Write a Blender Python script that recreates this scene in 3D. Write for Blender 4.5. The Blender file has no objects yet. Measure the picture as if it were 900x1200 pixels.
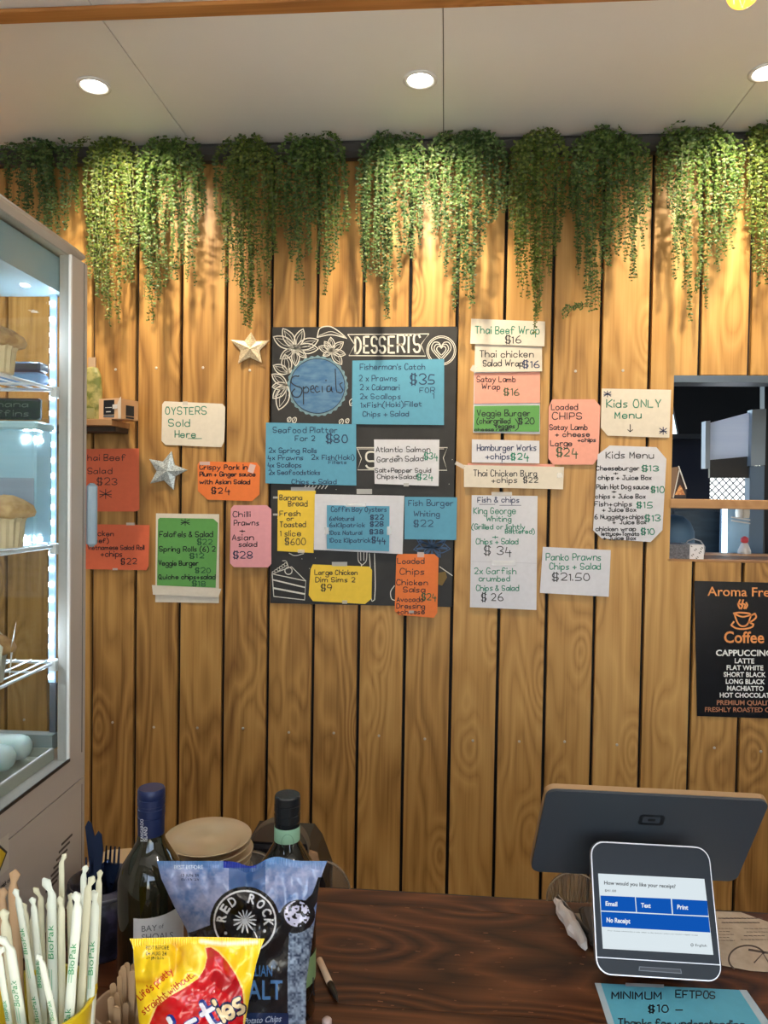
import bpy, math, random
import numpy as np
from mathutils import Vector, Matrix
random.seed(7); rng = np.random.default_rng(7)
C = bpy.context.scene.collection
SC = bpy.context.scene
PI = math.pi
# ------------------------------------------------------------------ camera
CAMZ = 1.60; FPX = 870.0
YAW, PITCH, ROLL = math.radians(4.635), math.radians(1.493), math.radians(0.911)
WY = 2.45                      # front face of the plank wall
COUNTER = 0.95
fw = Vector((-math.sin(YAW)*math.cos(PITCH), math.cos(YAW)*math.cos(PITCH), -math.sin(PITCH)))
r0 = Vector((math.cos(YAW), math.sin(YAW), 0)); u0 = r0.cross(fw)
rt = math.cos(ROLL)*r0 + math.sin(ROLL)*u0; up = -math.sin(ROLL)*r0 + math.cos(ROLL)*u0
cam = bpy.data.cameras.new('camera'); camo = bpy.data.objects.new('camera', cam); C.objects.link(camo)
camo.matrix_world = Matrix(((rt.x, up.x, -fw.x, 0), (rt.y, up.y, -fw.y, 0), (rt.z, up.z, -fw.z, CAMZ), (0, 0, 0, 1)))
cam.sensor_fit = 'HORIZONTAL'; cam.sensor_width = 36; cam.lens = FPX/900*36; cam.clip_start = .02
SC.camera = camo
SC.view_settings.view_transform = 'Standard'; SC.view_settings.look = 'None'
SC.view_settings.gamma = 1; SC.view_settings.use_curve_mapping = False
SC.view_settings.exposure = 0.08
# ------------------------------------------------------------------ world + lights
wd = bpy.data.worlds.new('world'); SC.world = wd; wd.use_nodes = True
nt = wd.node_tree; bg = nt.nodes['Background']
sky = nt.nodes.new('ShaderNodeTexSky'); sky.sky_type = 'NISHITA'; sky.sun_disc = False
sky.sun_elevation = math.radians(50); sky.sun_rotation = math.radians(200)
nt.links.new(sky.outputs[0], bg.inputs[0]); bg.inputs[1].default_value = 0.5

def light(name, kind, loc, energy, color, rot=(0, 0, 0), **k):
    l = bpy.data.lights.new(name, kind); l.energy = energy; l.color = color
    for a, b in k.items(): setattr(l, a, b)
    o = bpy.data.objects.new(name, l); o.location = loc; o.rotation_euler = rot; C.objects.link(o); return o

def ray(px, py):
    return fw*FPX + rt*(px-450) - up*(py-600)
def w(px, py, Y=WY):
    d = ray(px, py); t = Y/d.y; return Vector((d.x*t, Y, CAMZ+d.z*t))
def wz(px, py, Z=COUNTER):
    d = ray(px, py); t = (Z-CAMZ)/d.z; return Vector((d.x*t, d.y*t, Z))
def wp(px, py, P0, n):
    d = ray(px, py); o = Vector((0, 0, CAMZ)); t = (P0-o).dot(n)/d.dot(n); return o+d*t
CEIL = w(450, 161.5, WY-.056).z+.001
DL = [wz(110, 100, CEIL), wz(492.5, 93, CEIL), wz(899, 84, CEIL)]
sp = (DL[2].x-DL[0].x)/2
DLX = [(DL[0].x-sp, DL[0].y)] + [(p.x, p.y) for p in DL] + [(DL[2].x+sp, DL[2].y)]
# daylight through the shop-front window behind the camera
light('window_daylight', 'AREA', (0.7, -2.05, 1.70), 16, (.90, .95, 1.0), (math.radians(90), 0, 0), shape='RECTANGLE', size=2.9, size_y=1.3)
# sun through the shop-front window, falling on the floor of the customers' side
light('sun', 'SUN', (0, -4, 5), 38, (1.0, .94, .82), (math.radians(38), 0, math.radians(4)), angle=.01)
# added unseen point lamps behind the camera, lifting the ceiling
for px_ in (-1.2, .3, 1.7): light('ceiling_fill', 'POINT', (px_, -.35, 2.50), 10, (1.0, .93, .86), shadow_soft_size=.06)

# ------------------------------------------------------------------ materials
MATS = {}
def mat(name, col, rough=.5, metal=0, **k):
    if name in MATS: return MATS[name]
    m = bpy.data.materials.new(name); m.use_nodes = True; b = m.node_tree.nodes['Principled BSDF']
    b.inputs['Base Color'].default_value = (*col, 1); b.inputs['Roughness'].default_value = rough; b.inputs['Metallic'].default_value = metal
    for a, v in k.items():
        a = a.replace('_', ' ')
        if a in b.inputs: b.inputs[a].default_value = v
    MATS[name] = m; return m
def srgb(r, g, b):
    f = lambda c: (c/255/12.92) if c/255 <= .04045 else ((c/255+.055)/1.055)**2.4
    return (f(r), f(g), f(b))
def nodes(m):
    n = m.node_tree.nodes; return n, m.node_tree.links, n['Principled BSDF']
def noisy(name, c1, c2, scale=40, rough=.6, stretch=(1, 1, 1), bump=0, metal=0, detail=4, contrast=(.3, .7), coat=0):
    if name in MATS: return MATS[name]
    m = mat(name, c1, rough, metal); n, l, b = nodes(m)
    tc = n.new('ShaderNodeTexCoord'); mp = n.new('ShaderNodeMapping'); mp.inputs['Scale'].default_value = stretch
    t = n.new('ShaderNodeTexNoise'); t.inputs['Scale'].default_value = scale; t.inputs['Detail'].default_value = detail
    r = n.new('ShaderNodeValToRGB'); r.color_ramp.elements[0].position = contrast[0]; r.color_ramp.elements[1].position = contrast[1]
    r.color_ramp.elements[0].color = (*c1, 1); r.color_ramp.elements[1].color = (*c2, 1)
    l.new(tc.outputs['Object'], mp.inputs[0]); l.new(mp.outputs[0], t.inputs[0]); l.new(t.outputs[0], r.inputs[0]); l.new(r.outputs[0], b.inputs['Base Color'])
    if bump:
        bm = n.new('ShaderNodeBump'); bm.inputs['Strength'].default_value = bump; bm.inputs['Distance'].default_value = .002
        l.new(t.outputs[0], bm.inputs['Height']); l.new(bm.outputs[0], b.inputs['Normal'])
    if coat: b.inputs['Coat Weight'].default_value = coat; b.inputs['Coat Roughness'].default_value = .15
    return m
def emit(name, col, s):
    if name in MATS: return MATS[name]
    m = mat(name, (0, 0, 0), .6, 0, Specular_IOR_Level=0.0); b = m.node_tree.nodes['Principled BSDF']
    b.inputs['Emission Color'].default_value = (*col, 1); b.inputs['Emission Strength'].default_value = s; return m
def wood(name, pale, mid, dark, axis='Z', rough=.42, ringscale=9, spec=.35, knots=True, grain=.42):
    """stained timber: long grain rings bent by noise, knots, fibre streaks; each board shifted by its own random number"""
    if name in MATS: return MATS[name]
    m = mat(name, mid, rough); n, l, b = nodes(m)
    tc = n.new('ShaderNodeTexCoord'); oi = n.new('ShaderNodeObjectInfo')
    mul = n.new('ShaderNodeVectorMath'); mul.operation = 'SCALE'; mul.inputs[0].default_value = (37, 51, 73); l.new(oi.outputs['Random'], mul.inputs['Scale'])
    add = n.new('ShaderNodeVectorMath'); l.new(tc.outputs['Object'], add.inputs[0]); l.new(mul.outputs[0], add.inputs[1])
    def mapped(s):
        mp = n.new('ShaderNodeMapping'); mp.inputs['Scale'].default_value = s if axis == 'Z' else (s[2], s[0], s[1]); l.new(add.outputs[0], mp.inputs[0]); return mp
    def noise(mp, sc, det=3, ro=.5):
        t = n.new('ShaderNodeTexNoise'); t.inputs['Scale'].default_value = sc; t.inputs['Detail'].default_value = det; t.inputs['Roughness'].default_value = ro; l.new(mp.outputs[0], t.inputs[0]); return t
    def math_(op, a, bb, c=None):
        q = n.new('ShaderNodeMath'); q.operation = op
        for i, v in enumerate((a, bb, c)):
            if v is None: continue
            if isinstance(v, (int, float)): q.inputs[i].default_value = v
            else: l.new(v, q.inputs[i])
        return q.outputs[0]
    broad = noise(mapped((5.5, 5.5, .9)), 1.0, 2)
    ring = math_('MULTIPLY', broad.outputs[0], ringscale)
    if knots:
        vo = n.new('ShaderNodeTexVoronoi'); vo.inputs['Scale'].default_value = 1.0; l.new(mapped((7, 3, 2.6)).outputs[0], vo.inputs[0])
        kd = math_('MULTIPLY', math_('POWER', math_('MAXIMUM', math_('SUBTRACT', .42, vo.outputs['Distance']), 0), 1.5), 14)
        ring = math_('ADD', ring, kd)
    fr = math_('PINGPONG', ring, .5)
    fib = noise(mapped((130, 130, 2.2)), 1.0, 3, .6)
    blot = noise(mapped((9, 9, 2.2)), 1.0, 3)
    v = math_('ADD', math_('MULTIPLY', fr, grain), math_('MULTIPLY', fib.outputs[0], .5))
    v = math_('ADD', v, math_('MULTIPLY', blot.outputs[0], .5))
    v = math_('ADD', v, .235-.5*grain/2-.25)
    v = math_('ADD', v, math_('MULTIPLY', math_('SUBTRACT', oi.outputs['Random'], .5), .26))
    r = n.new('ShaderNodeValToRGB'); e = r.color_ramp.elements
    e[0].position = .08; e[0].color = (*dark, 1); e[1].position = .95; e[1].color = (*pale, 1)
    q = e.new(.48); q.color = (*mid, 1)
    l.new(v, r.inputs[0]); l.new(r.outputs[0], b.inputs['Base Color'])
    bm = n.new('ShaderNodeBump'); bm.inputs['Strength'].default_value = .25; bm.inputs['Distance'].default_value = .001
    l.new(v, bm.inputs['Height']); l.new(bm.outputs[0], b.inputs['Normal'])
    b.inputs['Specular IOR Level'].default_value = spec
    return m
M_plank = wood('varnished_pine', srgb(212, 170, 106), srgb(182, 138, 78), srgb(122, 84, 44), ringscale=11, grain=.58)
M_counter = wood('dark_stained_timber', srgb(122, 74, 42), srgb(76, 42, 22), srgb(30, 16, 10), axis='X', rough=.4, ringscale=14, spec=.3, grain=.95)
M_beam = wood('rough_pine_beam', srgb(205, 150, 90), srgb(182, 124, 66), srgb(130, 82, 42), axis='X', rough=.7)
M_shelf = wood('oiled_shelf_timber', srgb(196, 156, 112), srgb(170, 128, 88), srgb(128, 92, 60), axis='X', rough=.6)
M_gap = mat('black_batten', (.006, .006, .008), .8)
M_ceil = noisy('painted_ceiling_board', (.80, .79, .77), (.84, .83, .81), 3, .55)
M_dark = mat('charcoal_steel', srgb(50, 50, 51), .5, .0)
M_white = mat('white_paint', (.75, .74, .72), .5)
M_black = mat('black_plastic', (.012, .012, .014), .35)
M_steel = mat('brushed_steel', (.45, .46, .48), .35, .9)
M_ink = mat('black_marker_ink', srgb(22, 26, 36), .5)
M_blueink = mat('blue_marker_ink', srgb(36, 52, 96), .5)
M_greenink = mat('teal_marker_ink', srgb(20, 125, 100), .5)
M_dgreenink = mat('dark_green_marker_ink', srgb(38, 92, 58), .5)
M_navy = mat('navy_marker_on_blue', srgb(24, 52, 88), .5)
M_chalk = mat('white_chalk_pen', srgb(215, 213, 205), .8)
M_chalkgrey = mat('smudged_chalk', srgb(120, 120, 118), .9)
M_tape = mat('clear_tape', (.9, .92, .93), .18, 0, Alpha=.45)
def paper(name, c): return noisy(name, tuple(x*.94 for x in c), c, 60, .62, bump=.12)
P_blue = paper('blue_paper', srgb(88, 158, 190)); P_white = paper('white_paper', srgb(214, 216, 226)); P_cream = paper('warm_white_paper', srgb(222, 214, 200))
P_orange = paper('orange_paper', srgb(232, 122, 54)); P_red = paper('coral_paper', srgb(222, 106, 70)); P_pink = paper('pink_paper', srgb(228, 160, 170))
P_salmon = paper('salmon_paper', srgb(240, 168, 150)); P_green = paper('green_paper', srgb(96, 162, 84)); P_yellow = paper('yellow_paper', srgb(236, 200, 62))
M_board = noisy('chalkboard_black', srgb(34, 34, 36), srgb(46, 46, 47), 14, .6)

# ------------------------------------------------------------------ mesh helpers
class MB:
    def __init__(s): s.v = []; s.f = []; s.mi = []; s.cur = 0
    def add(s, vs, fs):
        o = len(s.v); s.v += [tuple(p) for p in vs]; s.f += [tuple(i+o for i in f) for f in fs]; s.mi += [s.cur]*len(fs); return s
    def box(s, a, b, M=None):
        x0, y0, z0 = a; x1, y1, z1 = b
        vs = [Vector(p) for p in ((x0, y0, z0), (x1, y0, z0), (x1, y1, z0), (x0, y1, z0), (x0, y0, z1), (x1, y0, z1), (x1, y1, z1), (x0, y1, z1))]
        if M is not None: vs = [M @ p for p in vs]
        return s.add(vs, [(0, 3, 2, 1), (4, 5, 6, 7), (0, 1, 5, 4), (1, 2, 6, 5), (2, 3, 7, 6), (3, 0, 4, 7)])
    def cbox(s, a, b, c=.002, M=None):
        """box with chamfered vertical (z) edges and a small top/bottom inset"""
        x0, y0, z0 = a; x1, y1, z1 = b
        def ring(i, z): return [(x0+c+i, y0+i, z), (x1-c-i, y0+i, z), (x1-i, y0+c+i, z), (x1-i, y1-c-i, z), (x1-c-i, y1-i, z), (x0+c+i, y1-i, z), (x0+i, y1-c-i, z), (x0+i, y0+c+i, z)]
        R = ring(c, z0)+ring(0, z0+c)+ring(0, z1-c)+ring(c, z1)
        R = [Vector(p) for p in R]
        if M is not None: R = [M @ p for p in R]
        f = [tuple(range(7, -1, -1)), tuple(range(24, 32))]
        for k in range(3):
            for i in range(8): f.append((k*8+i, k*8+(i+1) % 8, (k+1)*8+(i+1) % 8, (k+1)*8+i))
        return s.add(R, f)
    def prism(s, poly, off):
        """poly: list of 3D points; extruded by vector off"""
        n = len(poly); vs = [Vector(p) for p in poly]+[Vector(p)+Vector(off) for p in poly]
        return s.add(vs, [tuple(range(n-1, -1, -1)), tuple(range(n, 2*n))]+[(i, (i+1) % n, n+(i+1) % n, n+i) for i in range(n)])
    def lathe(s, prof, c=(0, 0, 0), n=40, M=None, cap=True, sx=1, sy=1):
        vs = []; k = len(prof)
        for r, z in prof:
            for i in range(n):
                a = 2*PI*i/n; p = Vector((c[0]+r*sx*math.cos(a), c[1]+r*sy*math.sin(a), c[2]+z)); vs.append(M @ p if M is not None else p)
        f = []
        for j in range(k-1):
            for i in range(n): f.append((j*n+i, j*n+(i+1) % n, (j+1)*n+(i+1) % n, (j+1)*n+i))
        if cap: f += [tuple(range(n-1, -1, -1)), tuple(range((k-1)*n, k*n))]
        return s.add(vs, f)
    def tube(s, path, r, n=6, closed=False, cap=True, flat=1.0, flatdir=None):
        path = [Vector(p) for p in path]; m = len(path); vs = []; prev = None
        for i, p in enumerate(path):
            a = path[(i-1) % m] if (i > 0 or closed) else p; b = path[(i+1) % m] if (i < m-1 or closed) else p
            t = (b-a)
            t = t.normalized() if t.length > 1e-9 else Vector((0, 0, 1))
            ref = Vector(flatdir) if flatdir is not None else (prev if prev is not None else (Vector((0, 0, 1)) if abs(t.z) < .9 else Vector((1, 0, 0))))
            x = (ref - t*ref.dot(t)); x = x.normalized() if x.length > 1e-6 else t.orthogonal().normalized(); y = t.cross(x); prev = x
            rr = r[i] if hasattr(r, '__len__') else r
            for k in range(n):
                a_ = 2*PI*k/n; vs.append(p+x*rr*math.cos(a_)+y*rr*flat*math.sin(a_))
        f = []
        for j in range(m if closed else m-1):
            for k in range(n): f.append((j*n+k, j*n+(k+1) % n, ((j+1) % m)*n+(k+1) % n, ((j+1) % m)*n+k))
        if cap and not closed: f += [tuple(range(n-1, -1, -1)), tuple(range((m-1)*n, m*n))]
        return s.add(vs, f)
    def build(s, name, mats, parent=None, smooth=False, loc=None):
        me = bpy.data.meshes.new(name); me.from_pydata(s.v, [], s.f)
        for m in (mats if isinstance(mats, (list, tuple)) else [mats]): me.materials.append(m)
        if any(s.mi): me.polygons.foreach_set('material_index', s.mi)
        if smooth: me.polygons.foreach_set('use_smooth', [True]*len(me.polygons)); 
        me.update()
        o = bpy.data.objects.new(name, me); C.objects.link(o)
        if loc is not None: o.location = loc
        if parent is not None: o.parent = parent
        return o
def smooth_angle(o, deg=35):
    me = o.data; me.polygons.foreach_set('use_smooth', [True]*len(me.polygons))
    try: me.set_sharp_from_angle(angle=math.radians(deg))
    except Exception: pass
    return o
def tag(o, label=None, cat=None, group=None, kind=None):
    if label: o['label'] = label
    if cat: o['category'] = cat
    if group: o['group'] = group
    if kind: o['kind'] = kind
    return o
def empty(name, loc=(0, 0, 0), label=None, cat=None, group=None, rot=None):
    o = bpy.data.objects.new(name, None); C.objects.link(o); o.location = loc; o.empty_display_size = .05
    if rot: o.rotation_euler = rot
    return tag(o, label, cat, group)
def world_child(mb, name, mats, root, **k):
    """build geometry given in world coordinates as a child of root"""
    bpy.context.view_layer.update() if False else None
    inv = (Matrix.Translation(root.location) @ root.rotation_euler.to_matrix().to_4x4()).inverted()
    if root.parent is not None:
        rp = root.parent; inv = (Matrix.Translation(rp.location) @ rp.rotation_euler.to_matrix().to_4x4() @ Matrix.Translation(root.location) @ root.rotation_euler.to_matrix().to_4x4()).inverted()
    mb.v = [tuple(inv @ Vector(p)) for p in mb.v]
    return mb.build(name, mats, root, **k)

# ------------------------------------------------------------------ lettering
STK = {
'a': "4g3h1h0f0e1d2d4f 4h4d", 'b': "0k0d 0f1h3h4f3d1d0e", 'c': "4g3h1h0f1d3d4e", 'd': "4f3h1h0f1d3d4e 4k4d", 'e': "0f4f4g3h1h0f1d3d4e",
'f': "4j3k2k1j1d 0h3h", 'g': "4g3h1h0f1d3d4f 4h4b3a1a0b", 'h': "0k0d 0f1h3h4g4d", 'i': "0h0d 0j0k", 'j': "2h2b1a0a 2j2k", 'k': "0k0d 3h0f3d", 'l': "0k0d",
'm': "0h0d 0f1h2h3g3d 3f4h5h6g6d", 'n': "0h0d 0f1h3h4g4d", 'o': "2h1h0f1d3d4f3h2h", 'p': "0h0a 0f1h3h4f3d1d0e", 'q': "4f3h1h0f1d3d4e 4h4a5b",
'r': "0h0d 0f1h3h", 's': "3h1h0g1f2f3e2d0d", 't': "1j1e2d3d 0h3h", 'u': "0h0e1d3d4e 4h4d", 'v': "0h2d4h", 'w': "0h1d3g4d6h", 'x': "0h3d 3h0d", 'y': "0h2e 4h2d0a", 'z': "0h4h0d4d",
'A': "0d2k4d 1f3f", 'B': "0k0d 0k3k4j3h0g 0g3g4f4e3d0d", 'C': "4j3k1k0h0f1d3d4e", 'D': "0k0d 0k2k4i4f2d0d", 'E': "4k0k0d4d 0g3g", 'F': "4k0k0d 0g3g", 'G': "4j3k1k0h0f1d3d4e4g2g",
'H': "0k0d 4k4d 0g4g", 'I': "0k0d", 'J': "1k4k 3k3e2d0e", 'K': "0k0d 4k0g4d", 'L': "0k0d4d", 'M': "0d0k2f4k4d", 'N': "0d0k4d4k", 'O': "2k1k0h0f1d3d4f4h3k2k", 'P': "0d0k3k4j4h3g0g",
'Q': "2k1k0h0f1d3d4f4h3k2k 2f5c", 'R': "0d0k3k4j4h3g0g 2g4d", 'S': "4j3k1k0j0h1g3g4f4e3d1d0e", 'T': "0k4k 2k2d", 'U': "0k0e1d3d4e4k", 'V': "0k2d4k", 'W': "0k1d3i4d6k", 'X': "0k4d 4k0d", 'Y': "0k2g4k 2g2d", 'Z': "0k4k0d4d",
'0': "2k1k0h0f1d3d4f4h3k2k", '1': "0j1k1d", '2': "0j1k3k4i3g0d4d", '3': "0j1k3k4i2g 2g4f4e3d1d0e", '4': "1k0f4f 3h3b", '5': "4k1k0g3g4f4e3d0d", '6': "3k1i0f1d3d4e3g1g0f", '7': "0k4k1d",
'8': "2g0i1k3k4i2g0f0e1d3d4e4f2g", '9': "4h2g0h1k3k4i3d", '$': "4j3k1k0i1g3g4f3d1d0e 1l1c 3l3c", '+': "2h2d 0f4f", '&': "4d1j2k3j0f1d2d4f", '(': "2l0h0d2b", ')': "0l2h2d0b",
'.': "0d0e", ',': "1d0c", "'": "0k0i", '-': "0f4f", '*': "2k2d 0j4e 4j0e 0g4g", '!': "0k0f 0d0e", ':': "0d0e 0g0h", '/': "0d3k", '|': "1k1d 0f1d2f"}
def smooth_poly(P, k=3):
    if len(P) < 3: return P
    out = []; n = len(P)
    def corner(i):
        if i <= 0 or i >= n-1: return True
        a = P[i]-P[i-1]; b = P[i+1]-P[i]
        return a.length < 1e-6 or b.length < 1e-6 or a.angle(b) > math.radians(82)
    for i in range(n-1):
        p1, p2 = P[i], P[i+1]; p0 = P[i-1] if i > 0 and not corner(i) else p1; p3 = P[i+2] if i+2 < n and not corner(i+1) else p2
        m1 = (p2-p0)*.5 if not corner(i) else (p2-p1); m2 = (p3-p1)*.5 if not corner(i+1) else (p2-p1)
        for j in range(k):
            t = j/k; out.append((2*t**3-3*t**2+1)*p1+(t**3-2*t**2+t)*m1+(-2*t**3+3*t**2)*p2+(t**3-t**2)*m2)
    out.append(P[-1]); return out
def stroke_text(s):
    """-> list of polylines in font units, total width"""
    x = 0; out = []
    for ch in s:
        if ch == ' ': x += 3; continue
        g = STK.get(ch)
        if g is None: x += 3; continue
        mx = 0; jx, jy = random.uniform(-.25, .25), random.uniform(-.25, .25); sc = random.uniform(.93, 1.07)
        for st in g.split():
            pts = [Vector((int(st[i]), ord(st[i+1])-100)) for i in range(0, len(st), 2)]
            mx = max(mx, max(p.x for p in pts)); out.append([Vector((x+jx+p.x*sc, jy+p.y*sc)) for p in smooth_poly(pts)])
        x += mx+1.7
    return out, max(x-1.7, 1)
def ribbon(mb, pl, wd_, mp):
    """flat pen line of width wd_ (pixels of the photograph) laid on a surface by mp(x, y) -> point"""
    if len(pl) < 2: return
    vs = []
    for i, p in enumerate(pl):
        a = pl[max(i-1, 0)]; b = pl[min(i+1, len(pl)-1)]; t = b-a; t = t.normalized() if t.length > 1e-9 else Vector((1, 0))
        if i == 0: p = p-t*wd_*.4
        if i == len(pl)-1: p = p+t*wd_*.4
        nn = Vector((-t.y, t.x))*wd_/2; vs += [mp(*(p+nn)), mp(*(p-nn))]
    mb.add(vs, [(2*i, 2*i+1, 2*i+3, 2*i+2) for i in range(len(pl)-1)])
def write(mb, s, x0, x1, yb, cap, mp, wd_=1.1, dy=0, rot=None):
    pls, W = stroke_text(s); kx = (x1-x0)/W; ky = cap/7
    for pl in pls:
        q = []
        for p in pl:
            X = x0+p.x*kx; Y = yb-p.y*ky+dy*(p.x/W)
            q.append(Vector((X, Y)))
        ribbon(mb, q, wd_, mp)
def font_mesh(s, bold=0):
    cu = bpy.data.curves.new('t', 'FONT'); cu.body = s; cu.size = 1; cu.offset = bold; cu.resolution_u = 3
    ob = bpy.data.objects.new('t', cu); me = bpy.data.meshes.new_from_object(ob)
    v = [p.co.copy() for p in me.vertices]; f = [tuple(q.vertices) for q in me.polygons]
    bpy.data.objects.remove(ob); bpy.data.curves.remove(cu); bpy.data.meshes.remove(me); return v, f
def font_xy(s, x0, x1, yb, cap, dy=0, bold=0, ref=None):
    v, f = font_mesh(s, bold); xs = [p.x for p in v]; a, b = min(xs), max(xs); ch = .69
    return [((p.x-a)/(b-a)*(x1-x0)+x0, yb-p.y/ch*cap+dy*(p.x-a)/(b-a)) for p in v], f
def ptext(mb, s, x0, x1, yb, cap, mp, dy=0, bold=0):
    v, f = font_xy(s, x0, x1, yb, cap, dy, bold); mb.add([mp(x, y) for x, y in v], f)

# ------------------------------------------------------------------ the room
def struct(name, mb, m, **k): o = mb.build(name, m, **k); o['kind'] = 'structure'; return o
XL, XR, YB, YF = -2.6, 3.2, -2.1, WY+.02
struct('floor', MB().box((XL, YB, -.05), (XR, 7.5, 0)), noisy('pale_floor_tiles', (.58, .56, .53), (.64, .62, .59), 5, .5))
struct('wall_left', MB().box((XL-.08, YB, 0), (XL, YF+.08, CEIL)), mat('dim_plaster_wall', (.45, .43, .40), .7))
struct('wall_right', MB().box((XR, YB, 0), (XR+.08, YF+.08, CEIL)), MATS['dim_plaster_wall'])
fb = MB(); fb.box((XL, YB-.08, 0), (XR, YB, 1.0)); fb.box((XL, YB-.08, 2.4), (XR, YB, CEIL)); fb.box((XL, YB-.08, 1.0), (-.8, YB, 2.4)); fb.box((2.2, YB-.08, 1.0), (XR, YB, 2.4))
struct('wall_front', fb, MATS['dim_plaster_wall'])
# ceiling boards with open joints
jx = [w(230, 165).x, w(520, 152).x, w(836, 150).x]; stp = .86
js = [jx[0]-2*stp, jx[0]-stp] + jx + [jx[2]+stp, jx[2]+2*stp]
js = [XL]+[j for j in js if XL+.1 < j < XR-.1]+[XR]
ceil = struct('ceiling', MB().box((XL, YB, CEIL+.012), (XR, YF+.06, CEIL+.05)), mat('ceiling_void', (.2, .19, .18), .8))
for a, b in zip(js[:-1], js[1:]):
    for y0, y1 in ((YB, -.2), (-.2, YF+.05)):
        MB().cbox((a+.0012, y0+.0015, CEIL), (b-.0012, y1-.0015, CEIL+.012), .0008).build('panel', M_ceil, ceil)
# plank wall
PW = .06284*WY; GX = -.49008*WY
wall = struct('wall_back', MB().box((0, 0, 0), (.001, .001, .001)), M_gap)
# hatch opening through the plank wall
HL, HR = w(787, 550, WY).x, w(787, 550, WY).x+1.25
HT, HB = w(850, 440).z, w(850, 659).z
hb = MB()
hb.box((XL, WY+.02, 0), (HL, WY+.06, CEIL)); hb.box((HR, WY+.02, 0), (XR, WY+.06, CEIL))
hb.box((HL, WY+.02, HT), (HR, WY+.06, CEIL)); hb.box((HL, WY+.02, 0), (HR, WY+.06, HB))
me = bpy.data.meshes.new('wall_back'); me.from_pydata(hb.v, [], hb.f); me.materials.append(M_gap); wall.data = me
GAP = .0105
zs = (WY*-.3307+CAMZ, WY*.1657+CAMZ)
screw_me = None
SMB = MB().lathe([(.0045, 0), (.0045, .0012), (.003, .0018)], n=10, M=Matrix.Rotation(PI/2, 4, 'X'))
def plank(xc, wdt, z0, z1, cache={}):
    key = (round(wdt, 4), round(z0, 3), round(z1, 3))
    if key not in cache:
        o = MB().cbox((-wdt/2, -.01, -(z1-z0)/2), (wdt/2, .01, (z1-z0)/2), .0022).build('plank', M_plank, wall, loc=(xc, WY+.01, (z0+z1)/2)); cache[key] = o
    else:
        o = cache[key].copy(); C.objects.link(o); o.location = (xc, WY+.01, (z0+z1)/2)
    global screw_me
    for z in (*zs, zs[0]-.62, zs[1]+.62):
        if z0+.02 < z < z1-.02:
            if screw_me is None: s = SMB.build('screw', mat('zinc_screw', (.55, .5, .42), .4, .6), o, smooth=False); screw_me = s.data
            else: s = bpy.data.objects.new('screw', screw_me); C.objects.link(s); s.parent = o
            s.location = (random.uniform(-.008, .008)-.002, -.0101, z-(z0+z1)/2+random.uniform(-.006, .006))
    return o
i0 = int(math.floor((XL-GX)/PW))+1; i1 = int(math.floor((XR-GX)/PW))
for i in range(i0, i1):
    xa = GX+i*PW+GAP/2; xb = GX+(i+1)*PW-GAP/2; xc = (xa+xb)/2; wdt = xb-xa
    if xb <= HL+.004 or xa >= HR: plank(xc, wdt, .1, CEIL)
    elif xa < HL:   # board notched by the hatch
        zc = (CEIL+.1)/2; mb = MB().prism([(x-xc, -.01, z-zc) for x, z in ((xa, .1), (xb, .1), (xb, HB), (HL, HB), (HL, HT), (xb, HT), (xb, CEIL), (xa, CEIL))], (0, .02, 0))
        mb.build('plank', M_plank, wall, loc=(xc, WY+.01, zc))
    elif xb > HR:
        plank(xc, wdt, HT, CEIL); plank(xc, wdt, .1, HB)
        if xb-HR > .01: plank((HR+xb)/2, xb-HR, HB, HT)
    else: plank(xc, wdt, HT, CEIL); plank(xc, wdt, .1, HB)
# dark steel tube under the ceiling
pz0 = w(450, 181.5, WY-.056).z
rail = struct('trim_1', MB().cbox((0, 0, 0), (CEIL-pz0-.001, .055, XR-XL-.02), .014, Matrix.Translation((XL+.01, WY-.056, pz0)) @ Matrix.Rotation(PI/2, 4, 'Y') @ Matrix.Scale(-1, 4, (1, 0, 0))), M_dark)
# ceiling beam
bz = 1.08
pA, pB = w(0, 27.5, 1.75), w(900, 4, 1.75)
beam = struct('trim_2', MB().cbox((XL, 1.71, pA.z), (XR, 1.755, CEIL-.001), .002), M_beam)
# ------------------------------------------------------------------ downlights
def downlight(x, y, label, real=True):
    r = empty('downlight', (x, y, CEIL), label, 'downlight', 'recessed ceiling downlights')
    MB().lathe([(.047, 0), (.047, -.004), (.040, -.006), (.034, -.003), (.034, 0)], n=36).build('trim_ring', M_white, r, smooth=True)
    MB().lathe([(.0335, -.0015), (.0335, -.0025)], n=32).build('lamp', emit('downlight_lamp', (1, .93, .8), 26), r)
    l = light('downlight_beam', 'SPOT', (x, y, CEIL-.02), 60, (1.0, .83, .58), (math.radians(42), 0, 0), spot_size=math.radians(96), spot_blend=1.0, shadow_soft_size=.034)
    return r
for i, (x, y) in enumerate(DLX):
    if 1 <= i <= 3: downlight(x, y, ['', 'lit round downlight in ceiling near the left end above second garland', 'lit round downlight in ceiling above the middle of the garlands', 'lit round downlight at the right edge beside amber bulb'][i])
    else: light('downlight_beam', 'SPOT', (x, y, CEIL-.02), 60, (1.0, .83, .58), (math.radians(42), 0, 0), spot_size=math.radians(96), spot_blend=1.0, shadow_soft_size=.034)  # extra beams off both ends of the row, added for even light
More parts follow.
